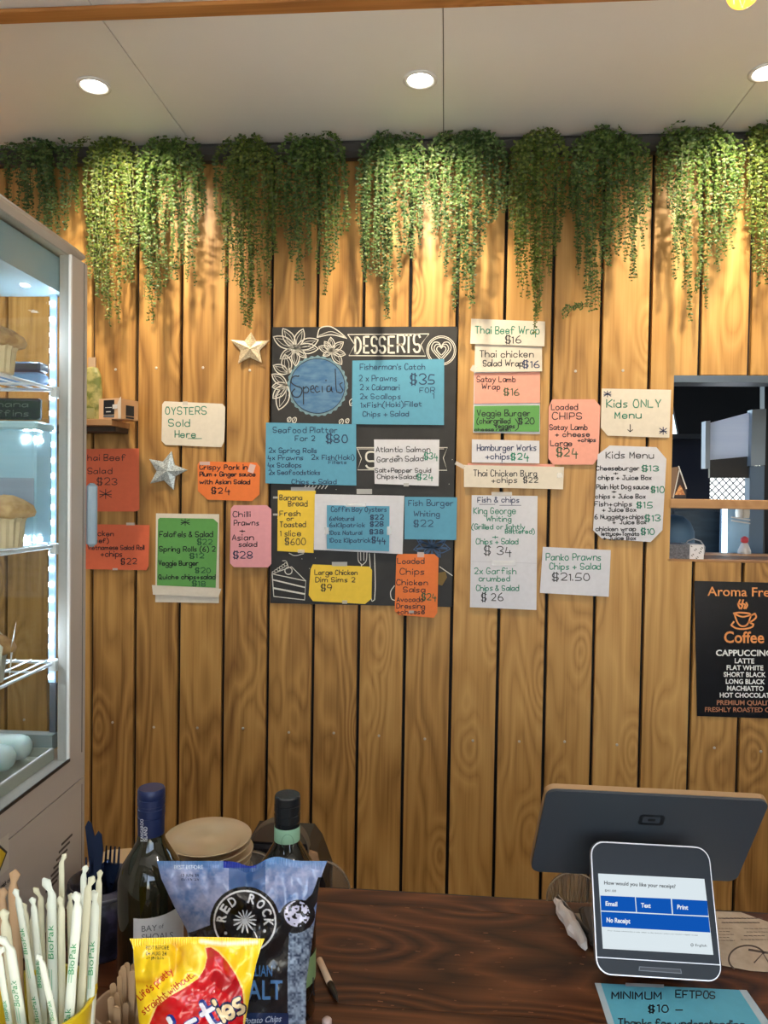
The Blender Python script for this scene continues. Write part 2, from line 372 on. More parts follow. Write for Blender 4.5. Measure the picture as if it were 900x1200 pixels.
# amber bulb hanging in front of the beam
bc = w(871, -11, 1.45); pr = empty('pendant_lamp', (bc.x, bc.y, CEIL), 'amber glass globe bulb hanging on black cord at top right', 'lamp')
dz = bc.z-CEIL
MB().lathe([(.03*math.sin(a), -.03*math.cos(a)+dz) for a in [i*PI/16+.02 for i in range(15)]]+[(.010, .03+dz)], n=32).build('glass_globe', mat('amber_glass', (1.0, .62, .12), .08, 0, Transmission_Weight=.5, Emission_Strength=1.1, Emission_Color=(1, .58, .08, 1)), pr, smooth=True)
MB().lathe([(.012, .028+dz), (.013, .055+dz), (.006, .06+dz)], n=20).build('bulb_holder', M_black, pr, smooth=True)
MB().tube([(0, 0, .058+dz), (0, 0, 0)], .0025, 6).build('cord', M_black, pr)
fl = MB(); fl.tube([(.012*math.cos(a*1.0), .012*math.sin(a*1.0), dz-.014+.03*(k % 2)) for k, a in enumerate([i*PI/5 for i in range(10)])], .0008, 4).build('filament', emit('filament', (1, .6, .15), 30), pr)

# ------------------------------------------------------------------ hanging greenery
def foliage_mat(name, a, b, c):
    m = mat(name, a, .5); n, l, bs = nodes(m); g = n.new('ShaderNodeNewGeometry'); r = n.new('ShaderNodeValToRGB')
    e = r.color_ramp.elements; e[0].color = (*a, 1); e[1].color = (*c, 1); q = e.new(.5); q.color = (*b, 1)
    l.new(g.outputs['Random Per Island'], r.inputs[0]); l.new(r.outputs[0], bs.inputs['Base Color'])
    tr = n.new('ShaderNodeBsdfTranslucent'); l.new(r.outputs[0], tr.inputs[0]); mx = n.new('ShaderNodeMixShader'); mx.inputs[0].default_value = .25
    l.new(bs.outputs[0], mx.inputs[1]); l.new(tr.outputs[0], mx.inputs[2]); l.new(mx.outputs[0], n['Material Output'].inputs[0]); return m
M_leafA = foliage_mat('garland_leaf', srgb(38, 66, 22), srgb(68, 98, 36), srgb(108, 130, 62))
M_leafB = foliage_mat('garland_leaf_yellowish', srgb(46, 72, 20), srgb(80, 102, 30), srgb(118, 130, 56))
M_leafC = foliage_mat('garland_leaf_cool', srgb(34, 62, 28), srgb(60, 92, 42), srgb(102, 126, 70))
M_stem = mat('garland_stem', srgb(70, 78, 34), .6)
PLANTS = [  # outline of the tips in the photograph: (x, y) points, name of the look
 ([(7, 205), (14, 238), (32, 252), (50, 266), (62, 282), (76, 275), (88, 238)], 168, M_leafC, 'dark green trailing garland above glass cabinet, leftmost of the row'),
 ([(92, 250), (102, 318), (112, 345), (126, 384), (138, 386), (147, 330), (158, 338), (164, 290)], 163, M_leafB, 'long yellow green garland hanging just right of the glass cabinet'),
 ([(166, 265), (171, 352), (178, 387), (186, 350), (204, 330), (217, 332), (225, 336), (232, 285), (239, 245)], 166, M_leafA, 'garland with three ragged tips, third from the glass cabinet'),
 ([(254, 265), (262, 338), (272, 318), (284, 380), (293, 393), (300, 352), (314, 348), (322, 300), (328, 262)], 165, M_leafB, 'garland whose longest strand reaches down to the gold star'),
 ([(330, 235), (337, 300), (350, 342), (362, 300), (372, 312), (383, 347), (394, 310), (406, 272)], 163, M_leafA, 'full bushy garland above the painted flowers of the chalkboard'),
 ([(421, 270), (427, 332), (440, 318), (450, 362), (457, 387), (464, 330), (474, 300), (484, 312), (492, 292), (498, 248)], 160, M_leafC, 'garland hanging above the DESSERTS banner'),
 ([(503, 238), (511, 282), (522, 322), (534, 372), (543, 345), (556, 371), (562, 305), (572, 262), (582, 258), (592, 252)], 158, M_leafC, 'thin spreading garland above the gap left of the wrap menus'),
 ([(597, 262), (606, 300), (613, 352), (625, 392), (632, 368), (641, 335), (650, 300), (657, 288), (664, 235)], 158, M_leafB, 'dense garland whose tip covers the uppermost white wrap menu'),
 ([(669, 245), (677, 325), (688, 372), (698, 366), (708, 318), (722, 300), (734, 312), (742, 336), (748, 300), (760, 248)], 156, M_leafA, 'garland with a curling side sprig above the pink menu sheet'),
 ([(770, 205), (776, 222), (785, 248), (794, 330), (807, 380), (817, 340), (829, 364), (840, 315), (851, 302), (858, 270), (866, 252)], 152, M_leafA, 'garland hanging above the hatch, second from right edge'),
 ([(874, 225), (880, 280), (886, 315), (895, 342), (904, 345), (914, 300), (925, 240)], 148, M_leafB, 'garland cut by the right edge of the photo above the hatch'),
]
def interp(pts, x):
    for (a, b), (c, d) in zip(pts[:-1], pts[1:]):
        if a <= x <= c: return b+(d-b)*(x-a)/(c-a)
    return pts[-1][1]
GY = WY-.078; PXM = GY/FPX
for pi_, (out, top, lm, lab) in enumerate(PLANTS):
    xl, xr = out[0][0], out[-1][0]; cx = (xl+xr)/2
    rp = w(cx, top+4, GY); root = empty('hanging_garland', rp, lab, 'garland', 'artificial trailing garlands along the wall top')
    lv, lf, st = [], [], MB()
    ns = int((xr-xl)*.56)+8
    tips = [p for p in out if True]
    for k in range(ns):
        if k < len(tips)*2: tx = tips[k % len(tips)][0]+random.uniform(-2, 2); fy = random.uniform(.93, 1.0)
        else: tx = random.uniform(xl, xr); fy = 1-abs(random.gauss(0, .26)); fy = max(.3, min(fy, 1))
        tx = min(max(tx, xl), xr); yb = top+(interp(out, tx)-top)*fy
        sx = cx+(tx-cx)*random.uniform(.08, .58); yt = top+random.uniform(-7, 9); dep = random.uniform(-.03, .025)
        n = max(6, int((yb-yt)/4.0)); ph = random.uniform(0, 6); amp = random.uniform(.8, 4.5); pts = []
        for i in range(n+1):
            t = i/n; e = 1-(1-min(t*2.6, 1))**2
            x = sx+(tx-sx)*e+amp*math.sin(ph+t*7)*t; y = yt+(yb-yt)*t-(7*math.sin(min(t*6, PI)) if k % 3 == 0 else 0)
            p = w(x, y, GY); p.y += dep*(1-.3*t)-.018*math.sin(min(t*5, PI))+random.uniform(-.002, .002); pts.append(p)
        st.tube(pts[::2]+([pts[-1]] if (len(pts)-1) % 2 else []), .0008, 3, cap=False)
        for i in range(1, n+1):
            t = i/n; sz = .0084*random.uniform(.6, 1.35)*(1-.35*t)
            for sd in (-1, 1):
                if random.random() < .1: continue
                a = random.uniform(-.9, .5); az = random.uniform(-1.1, 1.1)
                d = Vector((sd*math.cos(a)*math.cos(az), -abs(math.sin(az))*.8*math.cos(a), math.sin(a))).normalized()
                s_ = d.cross(Vector((random.uniform(-.3, .3), -1, random.uniform(-.8, .8)))).normalized(); b = pts[i]; o = len(lv)
                up_ = d.cross(s_)*sz*.12
                lv += [b, b+d*sz*.75+s_*sz*.52+up_, b+d*sz*1.5, b+d*sz*.75-s_*sz*.52+up_, b+d*sz*.25+s_*sz*.33, b+d*sz*.25-s_*sz*.33]; lf += [(o, o+5, o+3, o+2, o+1, o+4)]
    if pi_ == 8:   # the curling side sprig
        for q in range(5):
            P = [w(690-30*t, 352+10*t+4*math.sin(t*3+q)+q*1.5, GY-.01) for t in [i/12 for i in range(13)]]
            st.tube(P, .0008, 3, cap=False)
            for b in P[3:]:
                for sd in (-1, 1):
                    if random.random() < .45: continue
                    d = Vector((random.uniform(-1, .3), -.3, sd)).normalized(); s_ = Vector((1, 0, 0)); sz = .007; o = len(lv)
                    lv += [b, b+d*sz+s_*sz*.4, b+d*sz*1.6, b+d*sz-s_*sz*.4]; lf += [(o, o+3, o+2, o+1)]
    lm_ = MB(); lm_.v = [tuple(p) for p in lv]; lm_.f = lf; lm_.mi = [0]*len(lf)
    fo = world_child(lm_, 'foliage', lm, root); fo['kind'] = 'stuff'
    world_child(st, 'stems', M_stem, root)['kind'] = 'stuff'
    hk = MB().tube([w(cx-8, top+9, GY+.03)+Vector((0, 0, 0)), w(cx-6, top-2, GY+.02), w(cx+4, top-3, GY+.0), w(cx+8, top+8, GY)], .0012, 5); world_child(hk, 'wire_hook', M_stem, root)

# ------------------------------------------------------------------ sheets on the wall
def plane_sheet(name, label, cat, poly, m, lay, group=None, thick=.0007, lift=0):
    """a thin sheet on the wall; lay = layers of board and paper already under it"""
    Y = WY-.0008-lay
    ys = [p[1] for p in poly]; y0, y1 = min(ys), max(ys)
    def mp(x, y, e=0): 
        k = lift*((y-y0)/(y1-y0))**2 if lift else 0
        return w(x, y, Y-thick-k-e)
    P0 = mp(*poly[0]); root = None
    # gridded in y so a lifting lower edge can bend
    mb = MB(); n = len(poly)
    if lift and n == 4:
        rows = 6; vs = []
        for j in range(rows+1):
            t = j/rows
            for a, b in ((poly[0], poly[3]), (poly[1], poly[2])): vs.append(mp(a[0]+(b[0]-a[0])*t, a[1]+(b[1]-a[1])*t))
        bk = [v+Vector((0, thick, 0)) for v in vs]; N = len(vs)
        fs = [(2*j, 2*j+2, 2*j+3, 2*j+1) for j in range(rows)]+[(N+2*j, N+2*j+1, N+2*j+3, N+2*j+2) for j in range(rows)]
        fs += [(2*j, N+2*j, N+2*j+2, 2*j+2) for j in range(rows)]+[(2*j+1, 2*j+3, N+2*j+3, N+2*j+1) for j in range(rows)]+[(0, 1, N+1, N), (N-2, 2*N-2, 2*N-1, N-1)]
        mb.add(vs+bk, fs)
    else: mb.prism([mp(*p) for p in poly], (0, thick, 0))
    cxy = (sum(p[0] for p in poly)/n, sum(p[1] for p in poly)/n); org = mp(*cxy)
    mb.v = [tuple(Vector(v)-org) for v in mb.v]
    o = mb.build(name, m, loc=org); tag(o, label, cat, group)
    return o, (lambda x, y: mp(x, y, .0005))
def lettering(parent, mp, lines, m, wd_=1.1, name='lettering'):
    mb = MB()
    for ln in lines: write(mb, ln[0], ln[1], ln[2], ln[3], ln[4], mp, (ln[5] if len(ln) > 5 else wd_)*.9, ln[6] if len(ln) > 6 else 0)
    mb.v = [tuple(Vector(v)-parent.location) for v in mb.v]; return mb.build(name, m, parent)
def tape(parent, mp, quads):
    for q in quads:
        mb = MB(); x, y, a, b = q[:4]; rot = q[4] if len(q) > 4 else 0
        pts = [(x+dx*math.cos(rot)-dy*math.sin(rot), y+dx*math.sin(rot)+dy*math.cos(rot)) for dx, dy in ((-a, -b), (a, -b), (a, b), (-a, b))]
        mb.add([mp(*p)+Vector((0, -.0008+random.uniform(-.0002, .0002), 0)) for p in pts], [(0, 3, 2, 1)]); mb.v = [tuple(Vector(v)-parent.location) for v in mb.v]; mb.build('tape', M_tape, parent)
GS = 'handwritten menu sheets on the plank wall'
# chalkboard
B = 0.004
cb, mpb = plane_sheet('chalkboard', 'black dessert chalkboard with chalk flowers, banners and blue Specials disc', 'chalkboard', [(319, 383.3), (535.8, 382.6), (529.3, 711.4), (316.6, 706.8)], M_board, .0, thick=B)
mpc = lambda x, y: w(x, y, WY-.0008-B-.0004)
ck = MB()
def flush(nm):
    global ck
    rel(ck, cb); ck.build(nm, M_chalk, cb); ck = MB()
def rel(mb, p): mb.v = [tuple(Vector(v)-p.location) for v in mb.v]
def line(pts, wd_=1.2, closed=False, sm=True, mb=None, mp=mpc):
    P = [Vector(p) for p in pts]
    if closed: P.append(P[0].copy())
    ribbon(mb or ck, smooth_poly(P, 4) if sm else P, wd_, mp)
def cpt(x, y): return (310+x/8.18, 380+y/8.18)      # close-up coordinates of the disc and flowers
def petal(bx, by, tx, ty, wd_=.28, lw=1.2, inner=True):
    b = Vector(cpt(bx, by)); t = Vector(cpt(tx, ty)); d = t-b; n = Vector((-d.y, d.x))
    for s in (1, -1):
        line([b, b+d*.25+n*wd_*.75*s, b+d*.55+n*wd_*s, b+d*.82+n*wd_*.6*s, t], lw)
        if inner: line([b+d*.1, b+d*.5+n*wd_*.45*s, b+d*.88], .5)
def circ(x, y, r, lw=1.2, n=28, mb=None, wob=0, mp=mpc):
    line([(x+(r+wob*math.sin(k*2.4))*math.cos(2*PI*k/n), y+(r+wob*math.sin(k*2.4))*math.sin(2*PI*k/n)) for k in range(n+1)], lw, mb=mb, mp=mp)
for t in ((175, 40), (370, 45), (515, 150), (515, 235), (400, 320), (300, 400), (150, 330), (85, 120)): petal(295, 230, *t, .22)
for t in ((575, 165), (635, 125), (755, 170), (775, 290), (740, 385), (560, 300), (520, 215)): petal(645, 260, *t, .24, 1.0)
for t in ((195, 290), (85, 395), (250, 420)): petal(230, 470, *t, .26)
for t in ((70, 480), (72, 600), (80, 710), (135, 820)): petal(215, 580, *t, .24)
line([cpt(505, 125), cpt(530, 40), cpt(620, 20), cpt(700, 60), cpt(790, 135), cpt(640, 100), cpt(505, 125)], 1.2); line([cpt(520, 110), cpt(640, 70), cpt(760, 120)], .7)
circ(*cpt(295, 235), 4.6, 1.2); circ(*cpt(645, 260), 3.2, 1)
for x, y, r in ((345, 492, 3), (400, 494, 3), (413, 471, 4), (407, 493, 2.5), (339, 491.5, 2.6)): line([(x-r*.7, y+r), (x-r*.8, y-r*.3), (x+r*.2, y-r), (x+r*.8, y-r*.4), (x+r*.4, y+r), (x-r*.7, y+r)], .9); line([(x-r*.4, y+r*.6), (x+r*.4, y-r*.7)], .7)
flush('chalk_flowers')
# DESSERTS banner
bn = lambda x, y: (405+x/6.667, 380+y/6.667)
line([bn(18, 80), bn(652, 75), bn(588, 160), bn(625, 248), bn(25, 245), bn(72, 160), bn(18, 80)], 1.0, sm=False)
for i, (ch, x, wdt) in enumerate(zip('DESSERTS', (70, 138, 198, 262, 330, 398, 468, 528), (58, 52, 56, 58, 58, 66, 50, 58))):
    xa, _ = bn(x, 0); xb, _ = bn(x+wdt, 0); yb = bn(0, 222-i)[1]; cap = 19.0
    write(ck, ch, xa+1, xb-1.2, yb, cap, mpc, 2.3)
flush('desserts_banner')
# heart cup
hx, hy = bn(748, 205)
for r in (17, 15.2): circ(hx, hy, r, .9)
for s in (1, .74, .48): line([(hx, hy+12*s), (hx-11*s, hy-1*s), (hx-9*s, hy-9*s), (hx-3.5*s, hy-9.5*s), (hx, hy-5*s), (hx+3.5*s, hy-9.5*s), (hx+9*s, hy-9*s), (hx+11*s, hy-1*s), (hx, hy+12*s)], 1.0)
flush('coffee_heart')
# second banner with its S
line([(425/3.6+300, 370+556/3.6), (808/3.6+300, 370+556/3.6), (790/3.6+300, 370+600/3.6), (806/3.6+300, 370+652/3.6), (428/3.6+300, 370+650/3.6), (445/3.6+300, 370+602/3.6), (425/3.6+300, 370+556/3.6)], .9, sm=False)
line([(420, 526), (520, 526)], .7, sm=False)
write(ck, 'S', 430, 441, 549, 18, mpc, 2.2)
flush('second_banner')
# cutlery, cake slice, plate arcs
cc = lambda x, y: (300+x/3.6, 560+y/3.6)
for p in ([(430, 315), (432, 350), (448, 368), (465, 350), (468, 315)], [(441, 315), (442, 348)], [(455, 315), (455, 348)], [(445, 368), (445, 385)], [(478, 320), (482, 380), (486, 510), (500, 515), (503, 450), (500, 320)], [(140, 318), (165, 328), (200, 320)], [(584, 455), (568, 480), (572, 510), (590, 518)], [(775, 375), (828, 412)]): line([cc(*q) for q in p], 1.0)
flush('chalk_cutlery')
line([cc(*q) for q in ((68, 405), (75, 500), (205, 515), (210, 435), (68, 405))], 1.1, sm=False); line([cc(*q) for q in ((68, 405), (150, 375), (210, 435))], 1.0, sm=False)
line([cc(*q) for q in ((72, 430), (206, 462))], 1.6, sm=False); line([cc(*q) for q in ((74, 465), (205, 490))], 2.0, sm=False)
for k in range(6): circ(*cc(75+k*10, 400-k*7), 1.8, .8, 8)
circ(*cc(137, 392), 4.2, 1.0, 14); line([cc(137, 378), cc(128, 352), cc(112, 350)], .8)
for k in range(7): line([(356+k*4.2, 572.5), (358.5+k*4.2, 569)], 1.0)
for k in range(26):
    q_ = Vector((random.uniform(322, 530), random.uniform(500, 705))); ribbon(ck, [q_, q_+Vector((.6, 0))], .5, mpc)
flush('cake_slice_drawing')
# blue flower, lower right
bf = MB()
fx, fy = cc(742, 290)
for a in range(7):
    an = a*2*PI/7+.2; t = Vector((fx+22*math.cos(an), fy+14*math.sin(an))); b_ = Vector((fx, fy)); d = t-b_; n_ = Vector((-d.y, d.x))
    for s in (1, -1): line([b_, b_+d*.5+n_*.28*s, t], 1.2, mb=bf)
    line([b_+d*.2, b_+d*.8], 2.6, mb=bf)
rel(bf, cb); bf.build('blue_chalk_flower', mat('blue_chalk', srgb(66, 92, 128), .9), cb)
pz = MB(); pz.add([w(*cc(*p), WY-.0008-B-.0003) for p in ((770, 400), (800, 395), (806, 420), (785, 455), (768, 450))], [(4, 3, 2, 1, 0)]); rel(pz, cb); pz.build('chalk_slice', mat('ochre_chalk', srgb(120, 100, 60), .9), cb)
# Specials disc
dc = (310+508/8.18, 380+592/8.18); dr = 34.0
dk = MB(); dk.add([w(dc[0]+(dr+1.2+.9*math.sin(k*1.55))*math.cos(2*PI*k/120), dc[1]+(dr+1.2+.9*math.sin(k*1.55))*math.sin(2*PI*k/120)*1.0, WY-.0008-B-.0002) for k in range(120)], [tuple(range(119, -1, -1))]); rel(dk, cb)
dk.build('scalloped_disc_border', noisy('pale_blue_chalk', srgb(92, 124, 140), srgb(128, 160, 172), 90, .9), cb)
dk = MB(); dk.add([w(dc[0]+(dr-1.5)*math.cos(2*PI*k/60), dc[1]+(dr-1.5)*math.sin(2*PI*k/60), WY-.0008-B-.0005) for k in range(60)], [tuple(range(59, -1, -1))]); rel(dk, cb)
dk.build('blue_disc', noisy('blue_chalk_fill', srgb(62, 104, 150), srgb(98, 138, 172), 26, .9, (1, 1, 2.5)), cb)
sp_ = MB(); mpd = lambda x, y: w(x, y, WY-.0008-B-.0009)
circ(dc[0], dc[1], dr-2, .7, 40, mb=sp_, mp=mpd)
for pts, lw in (([(328, 492), (324, 500), (290, 496), (258, 520), (258, 560), (300, 590), (350, 610), (358, 650), (330, 695), (285, 695), (262, 655), (290, 620)], 1.3),
    ([(372, 600), (374, 765)], 1.2), ([(374, 620), (400, 595), (425, 625), (410, 655), (380, 655)], 1.1), ([(440, 625), (470, 615), (465, 585), (445, 600), (445, 645), (475, 655)], 1.1),
    ([(515, 600), (495, 590), (482, 625), (500, 655), (530, 640)], 1.1), ([(552, 595), (555, 650)], 1.1), ([(590, 535), (588, 542)], 1.2), ([(625, 590), (600, 600), (598, 645), (630, 640), (640, 595), (645, 640), (655, 648)], 1.1),
    ([(678, 430), (685, 600), (695, 650)], 1.1), ([(745, 560), (722, 575), (735, 605), (752, 635), (730, 658), (705, 650)], 1.1)):
    line([cpt(*p) for p in pts], lw, mb=sp_, mp=mpd)
rel(sp_, cb); sp_.build('specials_lettering', M_ink, cb)

S_ = {}
def sheet(label, poly, m, lay, groups, tp=(), lift=.003, name='menu_sheet', cat='menu sheet'):
    if len(poly) != 4: lift = 0
    o, mp = plane_sheet(name, label, cat, poly, m, lay, GS, lift=lift)
    for ink, wd_, lines in groups: lettering(o, mp, lines, ink, wd_)
    tape(o, mp, tp); return o, mp
L1, L2, L3 = B+.001, B+.005, B+.010
sheet("blue sheet reading Fisherman's Catch under the DESSERTS banner", [(413, 422.6), (520.5, 420.6), (520.2, 498), (412.2, 497)], P_blue, L1, [
 (M_navy, 1.0, [("Fisherman's Catch", 422, 498, 433, 6.5), ("2 x Prawns", 421, 465, 446.5, 6.5), ("2 x Calamari", 422, 468, 457, 6), ("2x Scallops", 422, 469, 467.5, 6), ("1xFish(Hoki)Fillet", 423, 494, 477.5, 5.6, 1.0, -1.5), ("Chips + Salad", 425, 479, 488, 5.6, 1.0, -.5)]),
 (M_navy, 1.5, [("$35", 481, 509, 450, 11)]), (M_navy, .9, [("FOR", 492, 509, 460, 5.5), ("1", 507, 508.5, 467, 6)])])
sheet('blue Seafood Platter sheet below the Specials disc', [(311.7, 495.2), (417.3, 497.2), (417.5, 569), (311, 566.4)], P_blue, L2, [
 (M_navy, 1.0, [("Seafood Platter", 320, 395, 507, 6.5), ("For 2", 346, 369, 516.5, 6), ("2x Spring Rolls", 315, 371, 530.5, 5.2), ("4x Prawns", 314, 355, 539, 5.2), ("2x Fish(Hoki)", 365, 415, 538.5, 5.2), ("Fillets", 385, 406, 543.5, 3.6, .8), ("4x Scallops", 314, 353, 547.5, 5.2), ("2x Seafoodsticks", 315, 375, 556, 5), ("Chips + Salad", 342, 394, 567, 5.2)]),
 (M_navy, 1.4, [("$80", 382, 407, 518.5, 9)])])
sheet('small white Atlantic Salmon and squid sheet at chalkboard centre right', [(438.3, 515), (515, 515.2), (514, 569.6), (439, 567)], P_white, L1, [
 (M_ink, 1.0, [("Atlantic Salmon", 441, 504, 529.5, 6), ("+", 464, 468, 536, 4), ("Garden Salad", 442, 496, 541.5, 5.8, 1.0, -1.5), ("Salt+Pepper Squid", 440, 505, 553.5, 4.8), ("Chips+Salad", 442, 488, 561, 4.8)]), (M_greenink, 1.2, [("$34", 497, 513, 538, 7), ("$24", 489, 507, 562, 6)])], [(476, 568, 3, 2)])
sheet('yellow Banana Bread sheet on the left of the chalkboard', [(325.6, 574.5), (370, 575), (367.3, 648), (325, 645.6)], P_yellow, L1, [
 (M_ink, 1.0, [("Banana", 328, 354, 586, 6), ("Bread", 338, 360, 593, 6), ("Fresh", 328, 352, 604.5, 6), ("or", 336, 344, 610, 4.5), ("Toasted", 328, 358, 617.5, 6), ("1 slice", 328, 352, 628, 6), ("$600", 334, 358, 638, 7)])], [(355, 573, 14, 2.2), (323, 583, 3, 1.2), (323, 603, 3, 1.2), (353, 646, 4, 2)])
sheet('wide white backing sheet behind the blue oysters price list', [(369, 579), (473.7, 581), (471.7, 649.4), (367.8, 644.2)], P_white, L2, [], [(427, 576, 9, 3)], name='backing_sheet', cat='paper sheet')
sheet('blue Coffin Bay oysters price list stuck on the white sheet', [(383, 592), (456.5, 593.2), (456, 646.2), (383, 643)], P_blue, L3, [
 (M_navy, .95, [("Coffin Bay Oysters", 388, 453, 599.5, 5.6), ("6xNatural", 386, 415, 610, 4.6), ("6xKilpatrick", 386, 427, 617.5, 4.6), ("1Doz Natural", 386, 424, 626.5, 4.6), ("1Doz Kilpatrick", 386, 434, 635.5, 4.8)]), (M_navy, 1.25, [("$22", 434, 449, 608.5, 5), ("$28", 434, 449, 616.5, 5), ("$38", 433, 449, 625.5, 5), ("$44", 436, 452, 636, 6)])], [(417, 592, 12, 2), (456, 622, 2.5, 5), (383, 622, 2.5, 4)], lift=.001)
sheet('blue Fish Burger Whiting sheet at the right chalkboard edge', [(474.4, 582.2), (535.6, 582.8), (534.7, 632.8), (474, 631.8)], P_blue, L1, [
 (M_navy, 1.0, [("Fish Burger", 479, 531, 592.5, 6.5), ("Whiting", 485, 515, 605, 6), ("$22", 485, 507, 617, 7)])])
sheet('yellow cut-corner Large Chicken Dim Sims sheet under the oyster list', [(366.7, 661.4), (432.8, 664), (436, 668), (435.3, 701.7), (427.8, 707.8), (366.7, 704.4), (361.7, 697.5), (364, 667)], P_yellow, L1, [
 (M_ink, 1.0, [("Large Chicken", 369, 419, 673.5, 5.5), ("Dim Sims 2", 370, 416, 682, 5.5), ("$9", 376, 389, 692, 7)])], [(398, 661, 9, 2.5), (404, 705.5, 3, 2)])
sheet('orange Loaded Chips chicken salsa sheet overhanging the chalkboard bottom', [(466.7, 649), (509, 649.4), (514, 654), (512.5, 718), (508.3, 724), (466.7, 720.6), (462.5, 716), (464.4, 651.7)], P_orange, L2, [
 (M_ink, 1.05, [("Loaded", 466, 497, 660.5, 6), ("Chips", 469, 497, 673, 6.5), ("Chicken", 465, 501, 685.5, 6), ("Salsa", 473, 498, 694, 6), ("Avocado", 465, 496, 705, 5.5), ("Dressing", 465, 498, 713, 5.5), ("+cheese", 465, 497, 719.5, 5)]), (M_dgreenink, 1.2, [("$24", 494, 511, 703, 7)])], [(493, 650, 4, 3), (482, 717, 3, 1.5)])
# right-hand column
sheet('white Thai Beef Wrap sheet, topmost of the wrap menus', [(552.2, 373.5), (638.8, 376.7), (638, 406), (551, 402.8)], P_cream, .007, [
 (M_greenink, 1.3, [("Thai Beef Wrap", 557, 632, 390.5, 8.5, 1.3, 1)]), (M_ink, 1.2, [("$16", 592, 610, 402, 8)])])
sheet('white Thai Chicken Salad Wrap sheet, second of the wrap menus', [(556.7, 403), (635.2, 406.8), (635.2, 435.2), (556, 436)], P_cream, .0055, [
 (M_ink, 1.15, [("Thai chicken", 562, 625, 418.5, 7.5), ("Salad Wrap", 566, 613, 429, 7)]), (M_blueink, 1.3, [("$16", 613, 632, 430.5, 7.5)])], [(555, 432, 3, 3.5, .5)])
sheet('white backing sheet under the salmon and green wrap menus', [(555.5, 436), (632.8, 434.6), (632.8, 508.6), (554.4, 507)], P_white, .001, [], name='backing_sheet', cat='paper sheet', lift=0)
sheet('salmon Satay Lamb Wrap sheet between white and green menus', [(556, 437.4), (632.8, 435.6), (632.8, 472), (555.8, 473)], P_salmon, .003, [
 (M_ink, 1.1, [("Satay Lamb", 559, 604, 447.5, 6.5), ("Wrap", 565, 586, 456, 6.5)]), (M_dgreenink, 1.2, [("$16", 590, 609, 463, 7.5)])], lift=0)
sheet('green Veggie Burger sheet below the salmon wrap menu', [(556, 475.6), (632.2, 475), (632, 506), (555.2, 505.6)], P_green, .003, [
 (M_ink, 1.1, [("Veggie Burger", 559, 621, 487.5, 7), ("(chargrilled", 559, 598, 496, 5.5), ("Veggies", 580, 603, 501.5, 4.5), (")", 604, 607, 502, 9), ("cheese relish", 556, 598, 505, 3.6, .9)]), (M_ink, 1.1, [("$20", 608, 626, 496.5, 6.5)])], lift=0)
sheet('white Hamburger Works and chips sheet below the green menu', [(553, 514.8), (632.2, 516.6), (632.2, 543), (552.8, 542)], P_white, .003, [
 (M_blueink, 1.2, [("Hamburger Works", 559, 628, 528, 7), ("+chips", 569, 597, 538, 6.5)]), (M_greenink, 1.4, [("$24", 599, 619, 538.5, 7)])])
sheet('pink paper strip peeping out above the Thai Chicken Burger sheet', [(548, 542.8), (650, 543.9), (650, 549), (548, 548)], P_salmon, .0012, [], name='paper_strip', cat='paper sheet', lift=0)
sheet('long cream Thai Chicken Burger strip with tape at left corner', [(543.7, 544.8), (661, 547.2), (659.8, 573.4), (543.7, 570.7)], P_cream, .0055, [
 (M_ink, 1.05, [("Thai Chicken Burg", 555, 629, 558, 7), ("+chips  $22", 576, 630, 565.5, 6)])], [(539, 545, 6, 2.2, .5), (656, 557, 3, 3)])
fo_, mpf = sheet('tall white Fish and Chips sheet with King George Whiting', [(552.8, 580.2), (630, 581.2), (628.6, 714.8), (550.7, 711.6)], P_white, .002, [
 (M_blueink, 1.1, [("Fish & chips", 560, 608, 588.5, 6), ("-", 561, 578, 592, 3, .7), ("-", 586, 611, 593, 3, .7)]),
 (M_greenink, 1.1, [("King George", 555, 604, 602, 7), ("Whiting", 570, 599, 611, 6), ("(Grilled or lightly", 553, 615, 620, 5.5), ("Battered)", 592, 626, 625, 5), ("+", 577, 583, 631, 5), ("Chips + Salad", 558, 607, 637.5, 6), ("2x Garfish", 556, 605, 672.5, 7), ("crumbed", 561, 597, 681, 6), ("Chips & Salad", 558, 608, 692, 6)]),
 (M_ink, 1.15, [("$ 34", 567, 599, 650, 9), ("$ 26", 564, 589, 704, 8.5)])], [(590, 660, 14, 3), (588, 579, 12, 2.5)])
fm = MB(); ribbon(fm, [Vector((551.4, 657.8)), Vector((629.2, 660.2))], .5, mpf); rel(fm, fo_); fm.build('fold_line', mat('paper_crease', srgb(188, 190, 202), .7), fo_)
sheet('white Panko Prawns Chips and Salad sheet right of Fish and Chips', [(636.2, 640.8), (715.8, 644.7), (713.4, 699.4), (632.6, 694.8)], P_white, .002, [
 (M_greenink, 1.2, [("Panko Prawns", 640, 704, 656.5, 7.5, 1.2, 0), ("Chips + Salad", 644, 704, 667, 7)]), (M_ink, 1.2, [("$21.50", 647, 691, 680, 8)])])
sheet('pink cut-corner Loaded Chips Satay Lamb sheet beside Kids Only', [(647, 468), (697, 468), (703.5, 476), (701.5, 536), (695, 544.5), (648, 544.5), (642.5, 537), (643, 477)], P_salmon, .004, [
 (M_ink, 1.15, [("Loaded", 646, 677, 480, 6.5), ("CHIPS", 647, 682, 491, 7.5), ("Satay Lamb", 644, 688, 503.5, 6), ("+ cheese", 651, 691, 511.5, 5.5), ("+chips", 677, 698, 517.5, 4), ("Large", 645, 670, 522.5, 6)]), (M_dgreenink, 1.3, [("$24", 652, 677, 534.5, 9)])])
